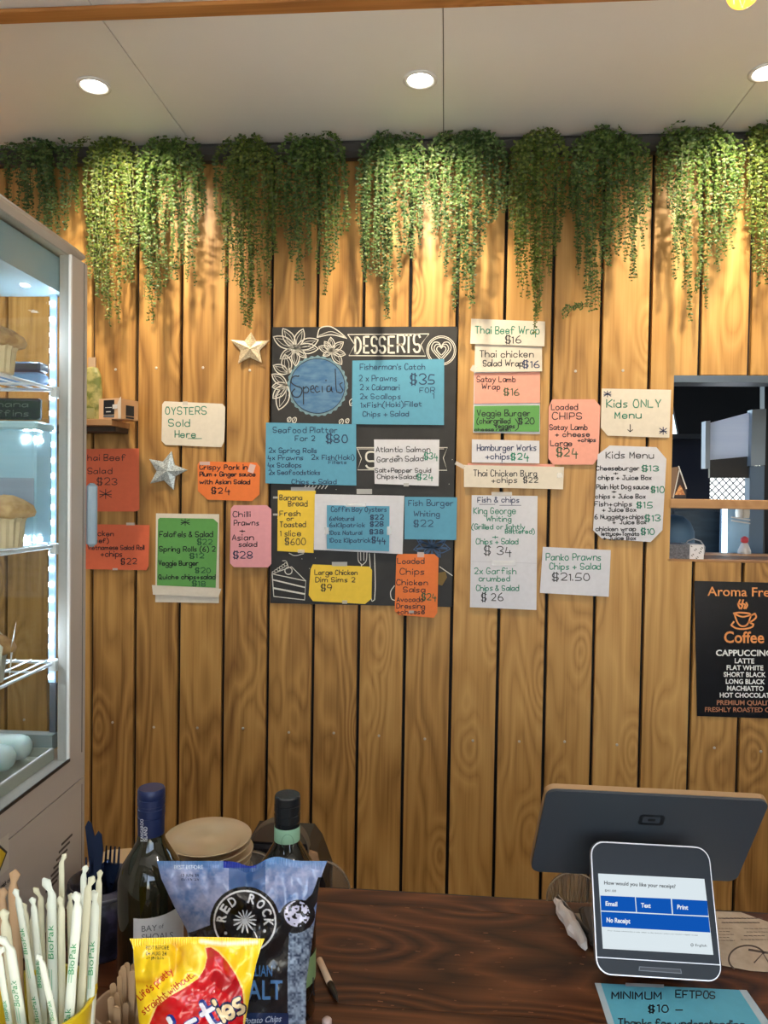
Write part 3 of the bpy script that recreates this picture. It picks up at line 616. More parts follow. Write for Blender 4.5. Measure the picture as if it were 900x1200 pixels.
sheet('cream Kids Only Menu sheet beside the hatch', [(705.2, 455.3), (786.6, 456.8), (784.4, 513), (712, 510.5), (704, 501)], P_cream, .002, [
 (M_greenink, 1.3, [("Kids ONLY", 711, 774, 477, 8.5), ("Menu", 721, 751, 490, 8)]), (M_ink, 1.0, [("|", 735, 741, 506, 9)]), (M_blueink, 1.1, [("*", 708, 716, 465, 7), ("*", 773, 781, 509, 8)])])
sheet('white cut-corner Kids Menu price list under the Kids Only sheet', [(714.5, 522), (769.3, 524), (781, 537.8), (776.3, 621.3), (762.3, 635.3), (705.2, 631), (695, 621.3), (700.5, 532.7)], P_white, .0055, [
 (M_ink, 1.15, [("Kids Menu", 710, 766, 537, 7.5), ("~", 0, 1, 0, 1)]),
 (M_ink, 1.15, [("Cheeseburger", 699, 749, 551, 4.8), ("+", 719, 724, 556, 3.5), ("chips + Juice Box", 701, 763, 562, 4.6), ("Plain Hot Dog sauce", 699, 760, 573, 5), ("+", 717, 722, 577.5, 3.5), ("chips + Juice Box", 698, 756, 584, 4.6), ("Fish+chips", 697, 740, 593, 5), ("+ Juice Box", 706, 745, 599.5, 4.4), ("6 Nuggets+chips", 697, 754, 608, 5), ("+  Juice Box", 718, 757, 614, 4.4), ("chicken wrap", 698, 745, 622, 4.6), ("lettuce+Tomato", 705, 749, 627.5, 4.2), ("+ Juice Box", 707, 745, 632.5, 4)]),
 (M_greenink, 1.3, [("$13", 752, 772, 552, 6), ("$10", 763, 778, 577, 6.5), ("$15", 746, 764, 595, 6.5), ("$13", 756, 773, 610.5, 6.5), ("$10", 751, 767, 626, 6.5)])])
# left-hand group
sheet('cream Oysters Sold Here sheet with clipped corners', [(192.7, 470.2), (260.7, 473.2), (263.9, 477.3), (262.8, 517.3), (259.3, 524), (194, 521.4), (189.2, 516.5), (190, 473.9)], P_cream, .002, [
 (M_greenink, 1.2, [("OYSTERS", 194, 241, 485.5, 8.5), ("Sold", 198, 222, 499.5, 8), ("Here", 205, 229, 512.5, 7.5)]), (M_greenink, .8, [("-", 220, 235, 515, 4)])], [(217, 472.5, 3, 2)])
sheet('coral Thai Beef Salad sheet, upper one beside the glass cabinet', [(88, 526.2), (162.8, 525.5), (163.3, 597), (159.3, 599.4), (88, 599.4)], P_red, .002, [
 (M_ink, 1.0, [("Thai Beef", 96, 147, 539.5, 7), ("Salad", 103, 131, 555, 6.5), ("$23", 114, 137, 568, 7.5)]), (M_ink, 1.0, [("*", 117, 131, 584, 11)])])
sheet('coral Vietnamese Salad Roll sheet, lower one beside the glass cabinet', [(88, 614), (175.3, 615.4), (174, 663.3), (171.3, 668.2), (88, 666.8)], P_red, .002, [
 (M_ink, 1.0, [("Chicken", 103, 133, 628, 5.5), ("(beef)", 103, 127, 636, 5), ("Vietnamese Salad Roll", 103, 169, 644, 5), ("+chips", 118, 143, 652, 6), ("$22", 142, 160, 661, 6.5)])], [(153, 614, 5, 1.5), (135, 667, 3, 1.2)])
sheet('orange Crispy Pork sheet with cut corners above the pink one', [(234, 540.7), (300.7, 542), (304.7, 547.3), (304, 579.3), (295.3, 587.3), (243.3, 585.5), (231.9, 575.3), (231.3, 544.7)], P_orange, .002, [
 (M_ink, 1.2, [("Crispy Pork in", 234, 290, 550, 5.5), ("Plum + Ginger sauce", 234, 299, 558, 4.8), ("with Asian Salad", 234, 293, 567, 5), ("$24", 248, 269, 578, 6.5)])], [(295, 549, 3.5, 5, .3), (240, 543, 6, 2)])
sheet('pink Chilli Prawns and Asian salad sheet left of chalkboard', [(274, 592), (312.7, 592), (318, 596.7), (318, 660.7), (314, 665), (274, 664.7), (269.5, 660), (270.5, 596)], P_pink, .0045+B, [
 (M_ink, 1.05, [("Chilli", 273, 293, 605.5, 6), ("Prawns", 274, 303, 615.5, 6), ("+", 281, 287, 624, 5), ("Asian", 272, 297, 633, 6.5), ("salad", 280, 301, 640.5, 5.5)]), (M_navy, 1.2, [("$28", 273, 296, 654, 7.5)])])
sheet('white backing sheet behind the green falafel menu', [(182.8, 601.6), (256.8, 602.6), (256.5, 706.8), (182, 705.6)], P_cream, .001, [], name='backing_sheet', cat='paper sheet', lift=0)
sheet('green Falafels and Salad menu on a white backing sheet', [(187.3, 606.8), (250, 607.9), (255.3, 612.7), (252.7, 688.7), (183.9, 686), (185.2, 608.7)], P_green, .003, [
 (M_ink, 1.1, [("Falafels & Salad", 187, 249, 629, 6), ("Spring Rolls (6) 2", 187, 252, 646, 5.5), ("Veggie Burger", 186, 232, 662.5, 5.5), ("Quiche chips+salad", 186, 252, 678.5, 5)]), (M_dgreenink, 1.1, [("$22", 231, 249, 638, 6), ("$12", 222, 239, 654, 5.5), ("$20", 229, 247, 671, 5.5), ("$18", 225, 241, 686.5, 5.5)]), (M_ink, .9, [("*", 212, 222, 616, 8)])])
sheet('white taped strip across the bottom of the green menu', [(178, 685.6), (259.3, 690), (255.9, 700.2), (179.3, 696.9)], P_cream, .005, [], name='paper_strip', cat='paper sheet', lift=0)
# glitter stars
def star(pts, ctr, label, c1, c2, tilt):
    P = []
    for i in range(5):
        a = Vector(pts[i]); b = Vector(pts[(i+1) % 5]); m_ = (a+b)/2; c = Vector(ctr); P += [a, c+(m_-c)*.60]
    poly = [w(p.x, p.y, WY-.012) for p in P]; org = w(*ctr, WY-.006); mb = MB(); n = len(poly)
    vs = [v-org for v in poly]; mb.add(vs+[v+Vector((0, .006, 0)) for v in vs]+[w(*ctr, WY-.020)-org], [(i, (i+1) % n, 2*n) for i in range(n)][::-1]+[(i, (i+1) % n, n+(i+1) % n, n+i) for i in range(n)]+[tuple(range(n, 2*n))])
    m = mat(label[:12], c1, .35, .5); nn, l, b = nodes(m); t = nn.new('ShaderNodeTexVoronoi'); t.inputs['Scale'].default_value = 420; tc = nn.new('ShaderNodeTexCoord'); l.new(tc.outputs['Object'], t.inputs[0])
    mx = nn.new('ShaderNodeMix'); mx.data_type = 'RGBA'; mx.inputs['A'].default_value = (*c1, 1); mx.inputs['B'].default_value = (*c2, 1); sep = nn.new('ShaderNodeSeparateColor'); l.new(t.outputs['Color'], sep.inputs[0]); l.new(sep.outputs[0], mx.inputs['Factor']); l.new(mx.outputs['Result'], b.inputs['Base Color'])
    bm = nn.new('ShaderNodeBump'); bm.inputs['Strength'].default_value = .6; bm.inputs['Distance'].default_value = .001; l.new(sep.outputs[1], bm.inputs['Height']); l.new(bm.outputs[0], b.inputs['Normal'])
    o = mb.build('glitter_star', m, loc=org); tag(o, label, 'star', 'glitter stars on the plank wall')
star([(294, 389.3), (316, 398.7), (306.5, 425.3), (278.8, 425.9), (270, 398)], (293, 408.5), 'gold glitter star hanging under a long garland strand', srgb(196, 172, 136), srgb(236, 222, 190), 0)
star([(200.7, 528.7), (219.3, 550.8), (203.3, 574), (176, 566.5), (174.8, 538)], (195.5, 552), 'silver glitter star tilted below the Oysters sheet', srgb(140, 152, 156), srgb(222, 230, 232), 0)
# coffee poster
po, mpp = plane_sheet('coffee_poster', 'black laminated coffee poster with orange cup under the hatch', 'poster', [(813.7, 680.7), (930, 683.5), (932, 843), (816.8, 839.2)], mat('black_laminate', (.012, .013, .016), .22), .001, thick=.0012)
M_or = mat('orange_print', srgb(230, 150, 84), .4); M_or2 = mat('dull_orange_print', srgb(176, 116, 84), .4); M_wp = mat('white_print', (.8, .8, .78), .4)
t1 = MB(); ptext(t1, 'Aroma Fresh', 829, 916, 698, 10.5, mpp, 1.5, .01); ptext(t1, 'Coffee', 848.5, 895.5, 753, 13, mpp, .5, .02)
def pc(x, y): return Vector((760+x/5.457, 640+y/5.457))
for pts in ([(545, 430), (580, 425), (640, 430), (655, 440), (600, 452), (548, 432), (570, 490), (598, 512), (632, 500), (655, 445)], [(655, 445), (680, 430), (688, 455), (660, 480), (640, 485)], [(545, 485), (528, 505), (560, 525), (610, 530), (660, 518), (672, 500), (650, 490)], [(585, 345), (575, 365), (600, 380), (592, 400)], [(605, 345), (598, 365), (620, 375), (612, 398)], [(625, 362), (632, 378), (622, 398)], [(572, 370), (578, 388), (584, 398)]): ribbon(t1, smooth_poly([pc(*p) for p in pts], 4), 2.0, mpp)
rel(t1, po); t1.build('orange_title_and_cup', M_or, po)
t2 = MB()
for s, x0, x1, yb, cap in (('CAPPUCCINO', 839, 906, 768.4, 6.8), ('LATTE', 861, 884, 777, 5.6), ('FLAT WHITE', 851.5, 894.5, 785, 5.4), ('SHORT BLACK', 848, 897.5, 793, 5.4), ('LONG BLACK', 850.5, 896.5, 801.2, 5.4), ('MACHIATTO', 852, 895, 809.2, 5.4), ('HOT CHOCOLATE', 843.5, 906, 817.2, 5.4)):
    ptext(t2, s, x0, x1, yb, cap, mpp, .4, .025)
rel(t2, po); t2.build('white_drink_list', M_wp, po)
t3 = MB(); ptext(t3, 'PREMIUM QUALITY', 840, 909, 826, 5.4, mpp, .5, .02); ptext(t3, 'FRESHLY ROASTED COFFEE', 826, 924, 834, 5.2, mpp, .6, .02); rel(t3, po); t3.build('dull_orange_footer', M_or2, po)

# ------------------------------------------------------------------ hatch and what stands in it
hd = .35
win = struct('window_1', MB().box((HL, WY+.0, HT-.022), (HR, WY+.09, HT)), mat('blue_grey_metal', srgb(82, 94, 106), .3, .6))
MB().box((HL-.004, WY+.0, HB-.0), (HR, WY+hd, HB+.006)).build('window_sill', M_shelf, win)
MB().box((HL-.006, WY+.02, HB), (HL, WY+hd, HT)).build('reveal', M_black, win); MB().box((HR, WY+.02, HB), (HR+.02, WY+hd, HT)).build('reveal', M_black, win)
sz1, sz0 = w(850, 585.5).z, w(850, 596.5).z
MB().cbox((HL-.003, WY-.006, sz0), (HR, WY+.14, sz1), .002).build('cross_shelf', M_shelf, win)
# tent card with food picture standing on the cross shelf
tc0 = empty('tent_card', w(795, 585.5, WY+.05), 'small tent card with burger picture on the hatch shelf', 'card')
q = MB(); zb = sz1+.0005
def hp(x, y, Y): p = w(x, y, Y); return p
q.prism([hp(784.9, 583.5, WY+.03), hp(789, 583.5, WY+.03), hp(796.5, 552, WY+.045), hp(795, 547, WY+.045), hp(784.9, 548, WY+.045)], (0, .003, 0)); world_child(q, 'brown_panel', mat('kraft_card', srgb(120, 96, 78), .7), tc0)
q = MB(); q.tube([hp(795, 546, WY+.04), hp(804.5, 573, WY+.035)], .0022, 4); q.tube([hp(796, 551, WY+.04), hp(789, 583.5, WY+.03)], .0016, 4); world_child(q, 'white_edge', M_white, tc0)
q = MB(); q.prism([hp(796, 553, WY+.05), hp(804, 572, WY+.05), hp(804, 583.6, WY+.05), hp(789.5, 583.6, WY+.05)], (0, .003, 0)); world_child(q, 'picture_panel', noisy('food_picture', srgb(26, 20, 18), srgb(60, 30, 20), 60, .4), tc0)
q = MB(); q.prism([hp(791, 580, WY+.046), hp(803, 580, WY+.046), hp(801, 575, WY+.046), hp(797, 568, WY+.046), hp(793.5, 575, WY+.046)], (0, .003, 0)); world_child(q, 'burger_print', noisy('burger_print', srgb(150, 60, 24), srgb(226, 176, 110), 160, .5), tc0)
# spotted tissue box on the sill
tb = empty('tissue_box', (HL+.06, WY+.05, HB+.006), 'grey and white spotted box on the hatch sill', 'box')
a0 = HL+.005; xs_ = w(808.5, 640, WY+.02).x; xe_ = w(825, 640, WY+.02).x; zt_ = w(815, 638.5, WY+.02).z
q = MB().box((a0, WY+.022, HB+.0062), (xs_, WY+.12, zt_)); world_child(q, 'grey_side', noisy('speckled_grey_card', srgb(70, 72, 80), srgb(110, 110, 118), 200, .6), tb)
q = MB().box((xs_+.0004, WY+.021, HB+.0062), (xe_, WY+.12, zt_)); world_child(q, 'white_side', mat('white_card', (.7, .7, .74), .6), tb)
q = MB()
for k in range(11):
    x_ = 810+(k*5.3) % 14; y_ = 640+(k*3.1) % 14; ribbon(q, [Vector((x_, y_)), Vector((x_+1, y_+.8))], .9, lambda a, b: w(a, b, WY+.0205))
world_child(q, 'spots', M_ink, tb)
q = MB().tube([w(x_, y_, WY+.06) for x_, y_ in ((803, 639), (806, 634), (813, 631.5), (821, 634), (826, 641), (825, 650))], .0022, 5); world_child(q, 'cord_loop', mat('grey_cord', (.4, .4, .42), .5), tb)
# the yard seen through the hatch
def slab(name, pts, Y, th, m, label, cat, kind=None, group=None):
    P = [w(x, y, Y) for x, y in pts]; org = sum(P, Vector())/len(P); mb = MB().prism([p-org for p in P], (0, th, 0)); o = mb.build(name, m, loc=org)
    if kind: o['kind'] = kind
    else: tag(o, label, cat, group)
    return o
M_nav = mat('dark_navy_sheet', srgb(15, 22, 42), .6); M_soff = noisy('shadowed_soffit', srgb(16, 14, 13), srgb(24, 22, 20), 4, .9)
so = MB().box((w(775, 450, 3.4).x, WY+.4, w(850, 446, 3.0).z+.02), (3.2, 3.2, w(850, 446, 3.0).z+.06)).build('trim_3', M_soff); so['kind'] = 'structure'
struct('sun_blocker_roof', MB().box((.3, WY+.07, CEIL+.06), (4.2, 4.35, CEIL+.10)), M_soff)   # added unseen roof that keeps the sun off the hatch awning
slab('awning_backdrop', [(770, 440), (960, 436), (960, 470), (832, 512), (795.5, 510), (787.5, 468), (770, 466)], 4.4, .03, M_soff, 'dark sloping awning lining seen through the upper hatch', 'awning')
def wpoly(pts, Y, th, toz=None):
    P = [w(x, y, Y) for x, y in pts]
    if toz is not None: P = [p if y < 575 else Vector((p.x, p.y, toz)) for p, (x, y) in zip(P, pts)]
    return MB().prism(P, (0, th, 0))
sc_ = empty('navy_screen', (w(810, 590, 3.9).x, 3.9, 0), 'dark navy cloth screen at the left inside the hatch', 'screen')
world_child(wpoly([(797, 512), (833, 512), (835, 592), (770, 592), (770, 512)], 3.9, .02, 0), 'cloth', M_nav, sc_)
world_child(wpoly([(770, 508.5), (828, 508.5), (828, 514), (770, 514)], 3.86, .04), 'grey_rail', mat('grey_rail_paint', srgb(54, 56, 58), .5), sc_)
pp = empty('blind_frame', (w(889, 600, 3.2).x, 3.2, 0), 'steel column carrying a slanted white roller blind in the hatch', 'blind')
world_child(wpoly([(881.5, 480), (898, 479), (896.5, 545), (880, 546)], 3.2, .05), 'upper_sleeve', mat('pale_steel', srgb(160, 176, 188), .35, .1), pp)
world_child(wpoly([(879, 546), (896, 546), (896, 700), (878, 700)], 3.23, .05, 0), 'shaft', mat('blue_steel', srgb(112, 134, 156), .35, .1), pp)
world_child(wpoly([(827, 493.5), (832.5, 493), (832, 549), (826.5, 549)], 3.22, .05), 'side_post', mat('pale_grey_post', srgb(168, 180, 190), .4), pp)
world_child(wpoly([(832.2, 495.5), (881.5, 482.5), (880.5, 534.5), (832, 539)], 3.23, .006), 'roller_blind', noisy('white_blind', srgb(222, 228, 238), srgb(236, 240, 246), 3, .5, (1, 1, 30)), pp)
m = MATS['white_blind']; n_n, l_l, b_b = nodes(m); tr = n_n.new('ShaderNodeBsdfTranslucent'); tr.inputs[0].default_value = (.9, .93, 1, 1); ms = n_n.new('ShaderNodeMixShader'); ms.inputs[0].default_value = .5; l_l.new(b_b.outputs[0], ms.inputs[1]); l_l.new(tr.outputs[0], ms.inputs[2]); l_l.new(ms.outputs[0], n_n['Material Output'].inputs[0])
world_child(wpoly([(832, 539), (880.5, 534.5), (884, 560), (832, 560)], 3.24, .02), 'black_panel', M_black, pp)
slab('night_dark_wall', [(896, 440), (990, 440), (990, 700), (896, 700)], 3.5, .05, M_black, 'black wall edge at the far right of the hatch', 'wall panel')
# chain link fence with bright outdoors behind
fr = empty('chain_link_fence', w(857, 572, 5.2), 'chain link fence in bright daylight seen through the hatch', 'fence')
q = MB(); X0, X1 = w(826, 572, 5.2), w(884, 572, 5.2); Z0, Z1 = w(857, 600, 5.2).z, w(857, 545, 5.2).z; hgt = Z1-Z0; n_ = 7; dx = (X1.x-X0.x)/n_
for k in range(-6, n_+6):
    for s in (1, -1):
        a = X0.x+k*dx; b = a+s*hgt*.95; q.tube([(a, 5.2, Z0), (b, 5.2, Z1)], .0042, 4)
world_child(q, 'wire_mesh', mat('dull_fence_wire', (.09, .10, .12), .6), fr)['kind'] = 'stuff'
slab('sunlit_yard_wall', [(780, 560), (890, 560), (890, 640), (780, 640)], 6.6, .05, mat('sunlit_render', (.30, .33, .33), .8), 'bright sunlit wall behind the chain link fence', 'wall panel')
# second lit cabinet seen below the cross shelf
f2 = empty('lit_display_case', w(860, 655, 2.95), 'lit glass display case seen below the hatch shelf', 'display case')
q = wpoly([(848, 570), (879, 570), (879, 664), (848, 664)], 2.98, .03, 0); q.v = [(x, y, min(z, w(860, 591, 2.98).z)) for x, y, z in q.v]; world_child(q, 'back_panel', mat('case_back', srgb(140, 168, 190), .4), f2)
q = MB().prism([w(x, y, 2.9) for x, y in ((848.5, 594), (852.5, 594), (852, 656), (848, 656))], (0, .02, 0)); world_child(q, 'led_tube', emit('led_cyan_white', (.78, .95, 1), 5), f2)
q = MB()
for y_ in (608, 612): q.tube([w(857, y_-2, 2.88), w(879, y_+1.5, 2.88)], .003, 5)
world_child(q, 'wire_shelf', M_white, f2)
q = MB().lathe([(.012, 0), (.014, .02), (.011, .05), (.006, .055)], (0, 0, 0), 14, Matrix.Translation(w(866, 607, 2.92))); world_child(q, 'white_jar', M_white, f2)
q = MB().lathe([(.012, 0), (.014, .02), (.012, .04), (.006, .045)], (0, 0, 0), 14, Matrix.Translation(w(874, 607, 2.92))); world_child(q, 'cream_jar', P_cream, f2)
dcb = empty('dark_cupboard', (w(814, 600, 3.15).x, 3.15, 0), 'dark teal cupboard front seen below the hatch shelf', 'cupboard'); dz_ = w(814, 594, 3.15).z
world_child(MB().cbox((w(770, 600, 3.15).x, 3.15, 0), (w(848, 600, 3.15).x, 3.35, dz_), .004), 'carcass', noisy('dark_teal_panel', srgb(34, 50, 64), srgb(58, 78, 92), 9, .5, (1, 1, 4)), dcb)
world_child(MB().cbox((w(790, 600, 3.14).x, 3.138, .1), (w(846, 600, 3.14).x, 3.149, dz_-.015), .002), 'door', MATS['dark_teal_panel'], dcb)
q = empty('blue_sack', w(795, 640, 2.75), 'dull blue rounded sack behind the spotted box', 'sack')
world_child(MB().lathe([(.001, .12), (.03, .115), (.055, .095), (.07, .06), (.072, 0), (.06, -.08), (.01, -.085)], (0, 0, 0), 24, Matrix.Translation(w(789, 642, 2.75))), 'body', mat('dull_blue_cloth', srgb(56, 88, 120), .7), q, smooth=True)
q = empty('red_toy', w(873, 634, 2.8), 'small figure with red cap and white coat on hatch sill', 'ornament')
M_ = Matrix.Translation(w(872, 655, 2.78))
world_child(MB().lathe([(.024, 0), (.022, .03), (.012, .055), (.004, .06)], n=18, M=M_), 'white_coat', M_white, q, smooth=True)
world_child(MB().lathe([(.004, .055), (.013, .062), (.013, .076), (.004, .082)], n=18, M=M_), 'red_cap', mat('red_plastic', srgb(210, 70, 80), .4), q, smooth=True)

# ------------------------------------------------------------------ small shelf at left
shf = empty('wall_shelf', w(128, 492, 2.38), 'small timber shelf on the planks beside the glass cabinet', 'shelf')
xr_ = w(131, 494, 2.31).x; zt = w(120, 491, 2.31).z; zb2 = w(120, 498.5, 2.31).z
world_child(MB().cbox((xr_-.34, 2.31, zb2), (xr_, WY-.001, zt), .0015), 'shelf_board', M_shelf, shf)
world_child(MB().box((xr_-.30, 2.35, zb2-.016), (xr_-.006, WY-.001, zb2)), 'bracket', mat('bracket_brown', srgb(70, 58, 50), .7), shf)  # bracket in an even dark brown
# tea box
tbx = empty('tea_box', (w(142, 490, 2.30).x, 2.30, zt+.0005), 'open tan cardboard tea box with black labels on wall shelf', 'box', rot=(0, 0, math.radians(-20)))
bw, bd, bh = .094, .075, .066
MB().box((-bw, 0, 0), (0, bd, bh-.002)).build('carton', mat('tan_carton', srgb(214, 166, 120), .6), tbx)
MB().box((-bw, -.0012, 0), (0, -.0001, bh)).build('front_panel', mat('cream_carton', srgb(226, 186, 146), .6), tbx)
MB().box((-.073, -.0022, .014), (-.028, -.0013, .061)).build('black_label', mat('label_black', srgb(28, 34, 44), .4), tbx)
MB().box((-.073, -.0026, .006), (-.028, -.0014, .012)).build('grey_label_band', mat('label_grey', srgb(96, 108, 120), .4), tbx)
MB().box((-.034, -.0032, .032), (-.014, -.0023, .046)).build('white_tab', M_white, tbx)
MB().prism([(-.01, -.0012, .0), (.0, -.0012, .0), (.0, -.0012, .07), (-.004, -.0012, .066), (-.014, -.0012, .05)], (0, -.001, 0)).build('torn_flap', mat('carton_inside', srgb(226, 214, 200), .7), tbx)
MB().box((.0005, .020, .012), (.0015, .055, .045)).build('side_label', MATS['label_black'], tbx)
MB().box((.0005, .020, .003), (.0015, .055, .009)).build('side_label_band', MATS['label_black'], tbx)
mbt = MB(); mbt.add([(-.066, -.0024, .036), (-.038, -.0024, .036), (-.038, -.0024, .038), (-.066, -.0024, .038), (-.062, -.0024, .022), (-.042, -.0024, .022), (-.042, -.0024, .025), (-.062, -.0024, .025)], [(0, 1, 2, 3), (4, 5, 6, 7)]); mbt.build('label_text', M_wp, tbx)
tin = empty('olive_tin', w(108, 466, 2.40), 'olive green patterned bag standing behind the tea box', 'bag'); tin.location = (w(107, 466, 2.42).x, 2.426, zt+.0005)
hgt = w(108, 428, 2.40).z-zt
MB().lathe([(.034, 0), (.036, .01), (.035, hgt*.6), (.030, hgt*.85), (.020, hgt*.97), (.004, hgt)], n=24, sy=.42).build('body', noisy('olive_leaf_print', srgb(96, 104, 44), srgb(158, 150, 92), 32, .5, contrast=(.42, .58)), tin, smooth=True)
MB().box((-.012, -.004, hgt*.9), (.012, .004, hgt+.03)).build('folded_top', mat('pale_paper_fold', srgb(176, 150, 124), .7), tin)
MB().box((-.012, -.0175, .012), (.016, -.0155, .045)).build('paper_label', mat('olive_label', srgb(140, 140, 92), .6), tin)

# ------------------------------------------------------------------ service counter
CY1 = wz(530, 1049, COUNTER).y
ct = empty('service_counter', (0.2, .9, 0), 'dark stained timber service counter with worn scratched top', 'counter')
seams = [CY1, wz(530, 1066, COUNTER).y, wz(530, 1186, COUNTER).y, .62, .40]
for a, b in zip(seams[:-1], seams[1:]):
    world_child(MB().cbox((0, 0, 0), (a-b-.0006, .04, 4.2), .0015, Matrix.Translation((-1.9, a-.0003, COUNTER-.04)) @ Matrix.Rotation(PI/2, 4, 'Y') @ Matrix.Rotation(-PI/2, 4, 'Z') @ Matrix.Identity(4)) if False else MB().box((-1.9, b+.0003, COUNTER-.04), (2.3, a-.0003, COUNTER)), 'board', M_counter, ct)
world_child(MB().box((-1.85, .46, .0), (2.25, .50, COUNTER-.04)), 'front_panel', M_counter, ct)
world_child(MB().box((-1.85, CY1-.06, .0), (2.25, CY1-.03, COUNTER-.04)), 'back_panel', M_counter, ct)
# scratches
q = MB()
for k in range(60):
    x_, y_ = random.uniform(390, 700), random.uniform(1056, 1190)
    l_ = random.uniform(1, 7); ribbon(q, [Vector((x_, y_)), Vector((x_+l_, y_+random.uniform(-.8, 1)))], random.uniform(.4, 1.3), lambda a, b: wz(a, b, COUNTER+.0003))
world_child(q, 'scratches', mat('bare_wood_scratch', srgb(122, 82, 54), .6), ct)['kind'] = 'stuff'
# lower bench behind the counter
bench = empty('back_bench', (0, 1.5, 0), 'low dark bench behind the counter under the plates', 'bench')
BZ = .765
world_child(MB().box((-1.6, CY1+.02, BZ-.03), (1.6, 1.535, BZ)), 'bench_top', mat('dark_laminate', (.03, .025, .022), .5), bench)
world_child(MB().box((-1.6, 1.50, 0), (1.6, 1.52, BZ-.03)), 'bench_back', MATS['dark_laminate'], bench)
for x_ in (-1.58, 1.54): world_child(MB().box((x_, CY1+.03, 0), (x_+.04, CY1+.07, BZ-.03)), 'leg', MATS['dark_laminate'], bench)
# ------------------------------------------------------------------ glass display cabinet
DV = ray(492, 571); ang = math.atan2(-DV.x, DV.y)      # heading of the cabinet's side
cor = w(102.5, 296, 1.15); FH = cor.z-COUNTER
fr_ = empty('glass_display_cabinet', (cor.x, cor.y, COUNTER), 'tall white framed glass cake cabinet with blue-white LED strips', 'display cabinet', rot=(0, 0, ang))
Rinv = Matrix.Rotation(-ang, 3, 'Z')
def lx(px, py, X=None, Yl=None, Z=None):
    """point on the cabinet plane x=X, y=Yl or z=Z (cabinet axes) seen at a pixel"""
    d = Rinv @ ray(px, py); o = Rinv @ (Vector((0, 0, CAMZ))-Vector((cor.x, cor.y, COUNTER)))
    t = (X-o.x)/d.x if X is not None else (Yl-o.y)/d.y if Yl is not None else (Z-o.z)/d.z
    return o+d*t
FW, FD = .43, .45
g0 = lx(84.4, 889.7, X=0); gT = lx(85, 299, X=0); seam0 = lx(101.5, 907, X=0); gz = g0.z; gy = g0.y
print('cab', FH, g0, gT, seam0, lx(0, 241, X=0), lx(0, 958, X=0))
M_cab = mat('cabinet_cream_enamel', srgb(176, 168, 160), .32); M_cabtop = mat('cabinet_top_enamel', srgb(168, 156, 142), .4)
M_glass = mat('clear_glass', (.93, .97, .97), .02, 0, Transmission_Weight=1.0, IOR=1.02)
m = M_glass; n_n, l_l, b_b = nodes(m)
tr = n_n.new('ShaderNodeBsdfTransparent'); tr.inputs[0].default_value = (.90, .94, .95, 1); gl = n_n.new('ShaderNodeBsdfGlossy'); gl.inputs['Roughness'].default_value = .03
lw_ = n_n.new('ShaderNodeLayerWeight'); fz = n_n.new('ShaderNodeMath'); fz.operation = 'POWER'; l_l.new(lw_.outputs['Facing'], fz.inputs[0]); fz.inputs[1].default_value = 4; fy = n_n.new('ShaderNodeMath'); fy.operation = 'MULTIPLY_ADD'; l_l.new(fz.outputs[0], fy.inputs[0]); fy.inputs[1].default_value = .22; fy.inputs[2].default_value = .02; ms = n_n.new('ShaderNodeMixShader'); l_l.new(fy.outputs[0], ms.inputs[0]); l_l.new(tr.outputs[0], ms.inputs[1]); l_l.new(gl.outputs[0], ms.inputs[2]); l_l.new(ms.outputs[0], n_n['Material Output'].inputs[0])
MB().box((-FW, -FD, 0), (0, 0, seam0.z-.0008)).build('base_body', M_cab, fr_)
MB().box((-FW, -FD, seam0.z+.0008), (0, 0, gz)).build('base_collar', M_cab, fr_)
MB().box((-FW+.003, -FD+.003, seam0.z-.002), (-.003, -.003, seam0.z+.002)).build('seam_line', mat('cabinet_seam', srgb(120, 112, 104), .5), fr_)
MB().box((-.002, -.0105, .01), (.0006, -.0095, seam0.z-.01)).build('panel_joint', MATS['cabinet_seam'], fr_)
ttop = lx(85, 299, X=0).z
MB().cbox((-FW, -FD, ttop), (.0, .0, FH), .008).build('top_cap', M_cabtop, fr_)
PWD = -gT.y if gT.y < 0 else .04
PWD = max(.03, min(.06, PWD))
for x0, y0 in ((-.02, -PWD), (-FW, -PWD), (-FW, -FD), (-.02, -FD)):
    MB().box((x0, y0, gz), (x0+.02, y0+(PWD if y0 == -PWD else .03), ttop)).build('corner_post', M_cab, fr_)
MB().box((.0002, -PWD*.25, gz), (.0012, -PWD*.22, ttop)).build('post_groove', MATS['cabinet_seam'], fr_)
MB().box((-.006, -FD+.03, gz+.002), (-.003, -PWD, ttop-.001)).build('side_pane', M_glass, fr_)
MB().box((-FW+.003, -FD+.03, gz+.002), (-FW+.006, -PWD, ttop-.001)).build('side_pane', M_glass, fr_)
MB().box((-FW+.02, -.008, gz+.002), (-.02, -.005, ttop-.001)).build('rear_pane', M_glass, fr_)
MB().box((-.0015, -FD+.03, gz-.001), (.0003, -PWD, gz+.004)).build('glass_gasket', M_black, fr_)
MB().box((-.004, -PWD-.004, gz), (.0, -PWD, ttop)).build('white_seal', M_white, fr_)
# handle on the rear door
h0, h1 = lx(103, 566, Yl=.0), lx(103, 641, Yl=.0)
hm = MB(); hm.cbox((.0, -.004, h1.z), (.0155, .012, h0.z), .005); hm.build('door_handle', mat('pale_clear_plastic', srgb(170, 196, 214), .2, 0, Transmission_Weight=.3), fr_)
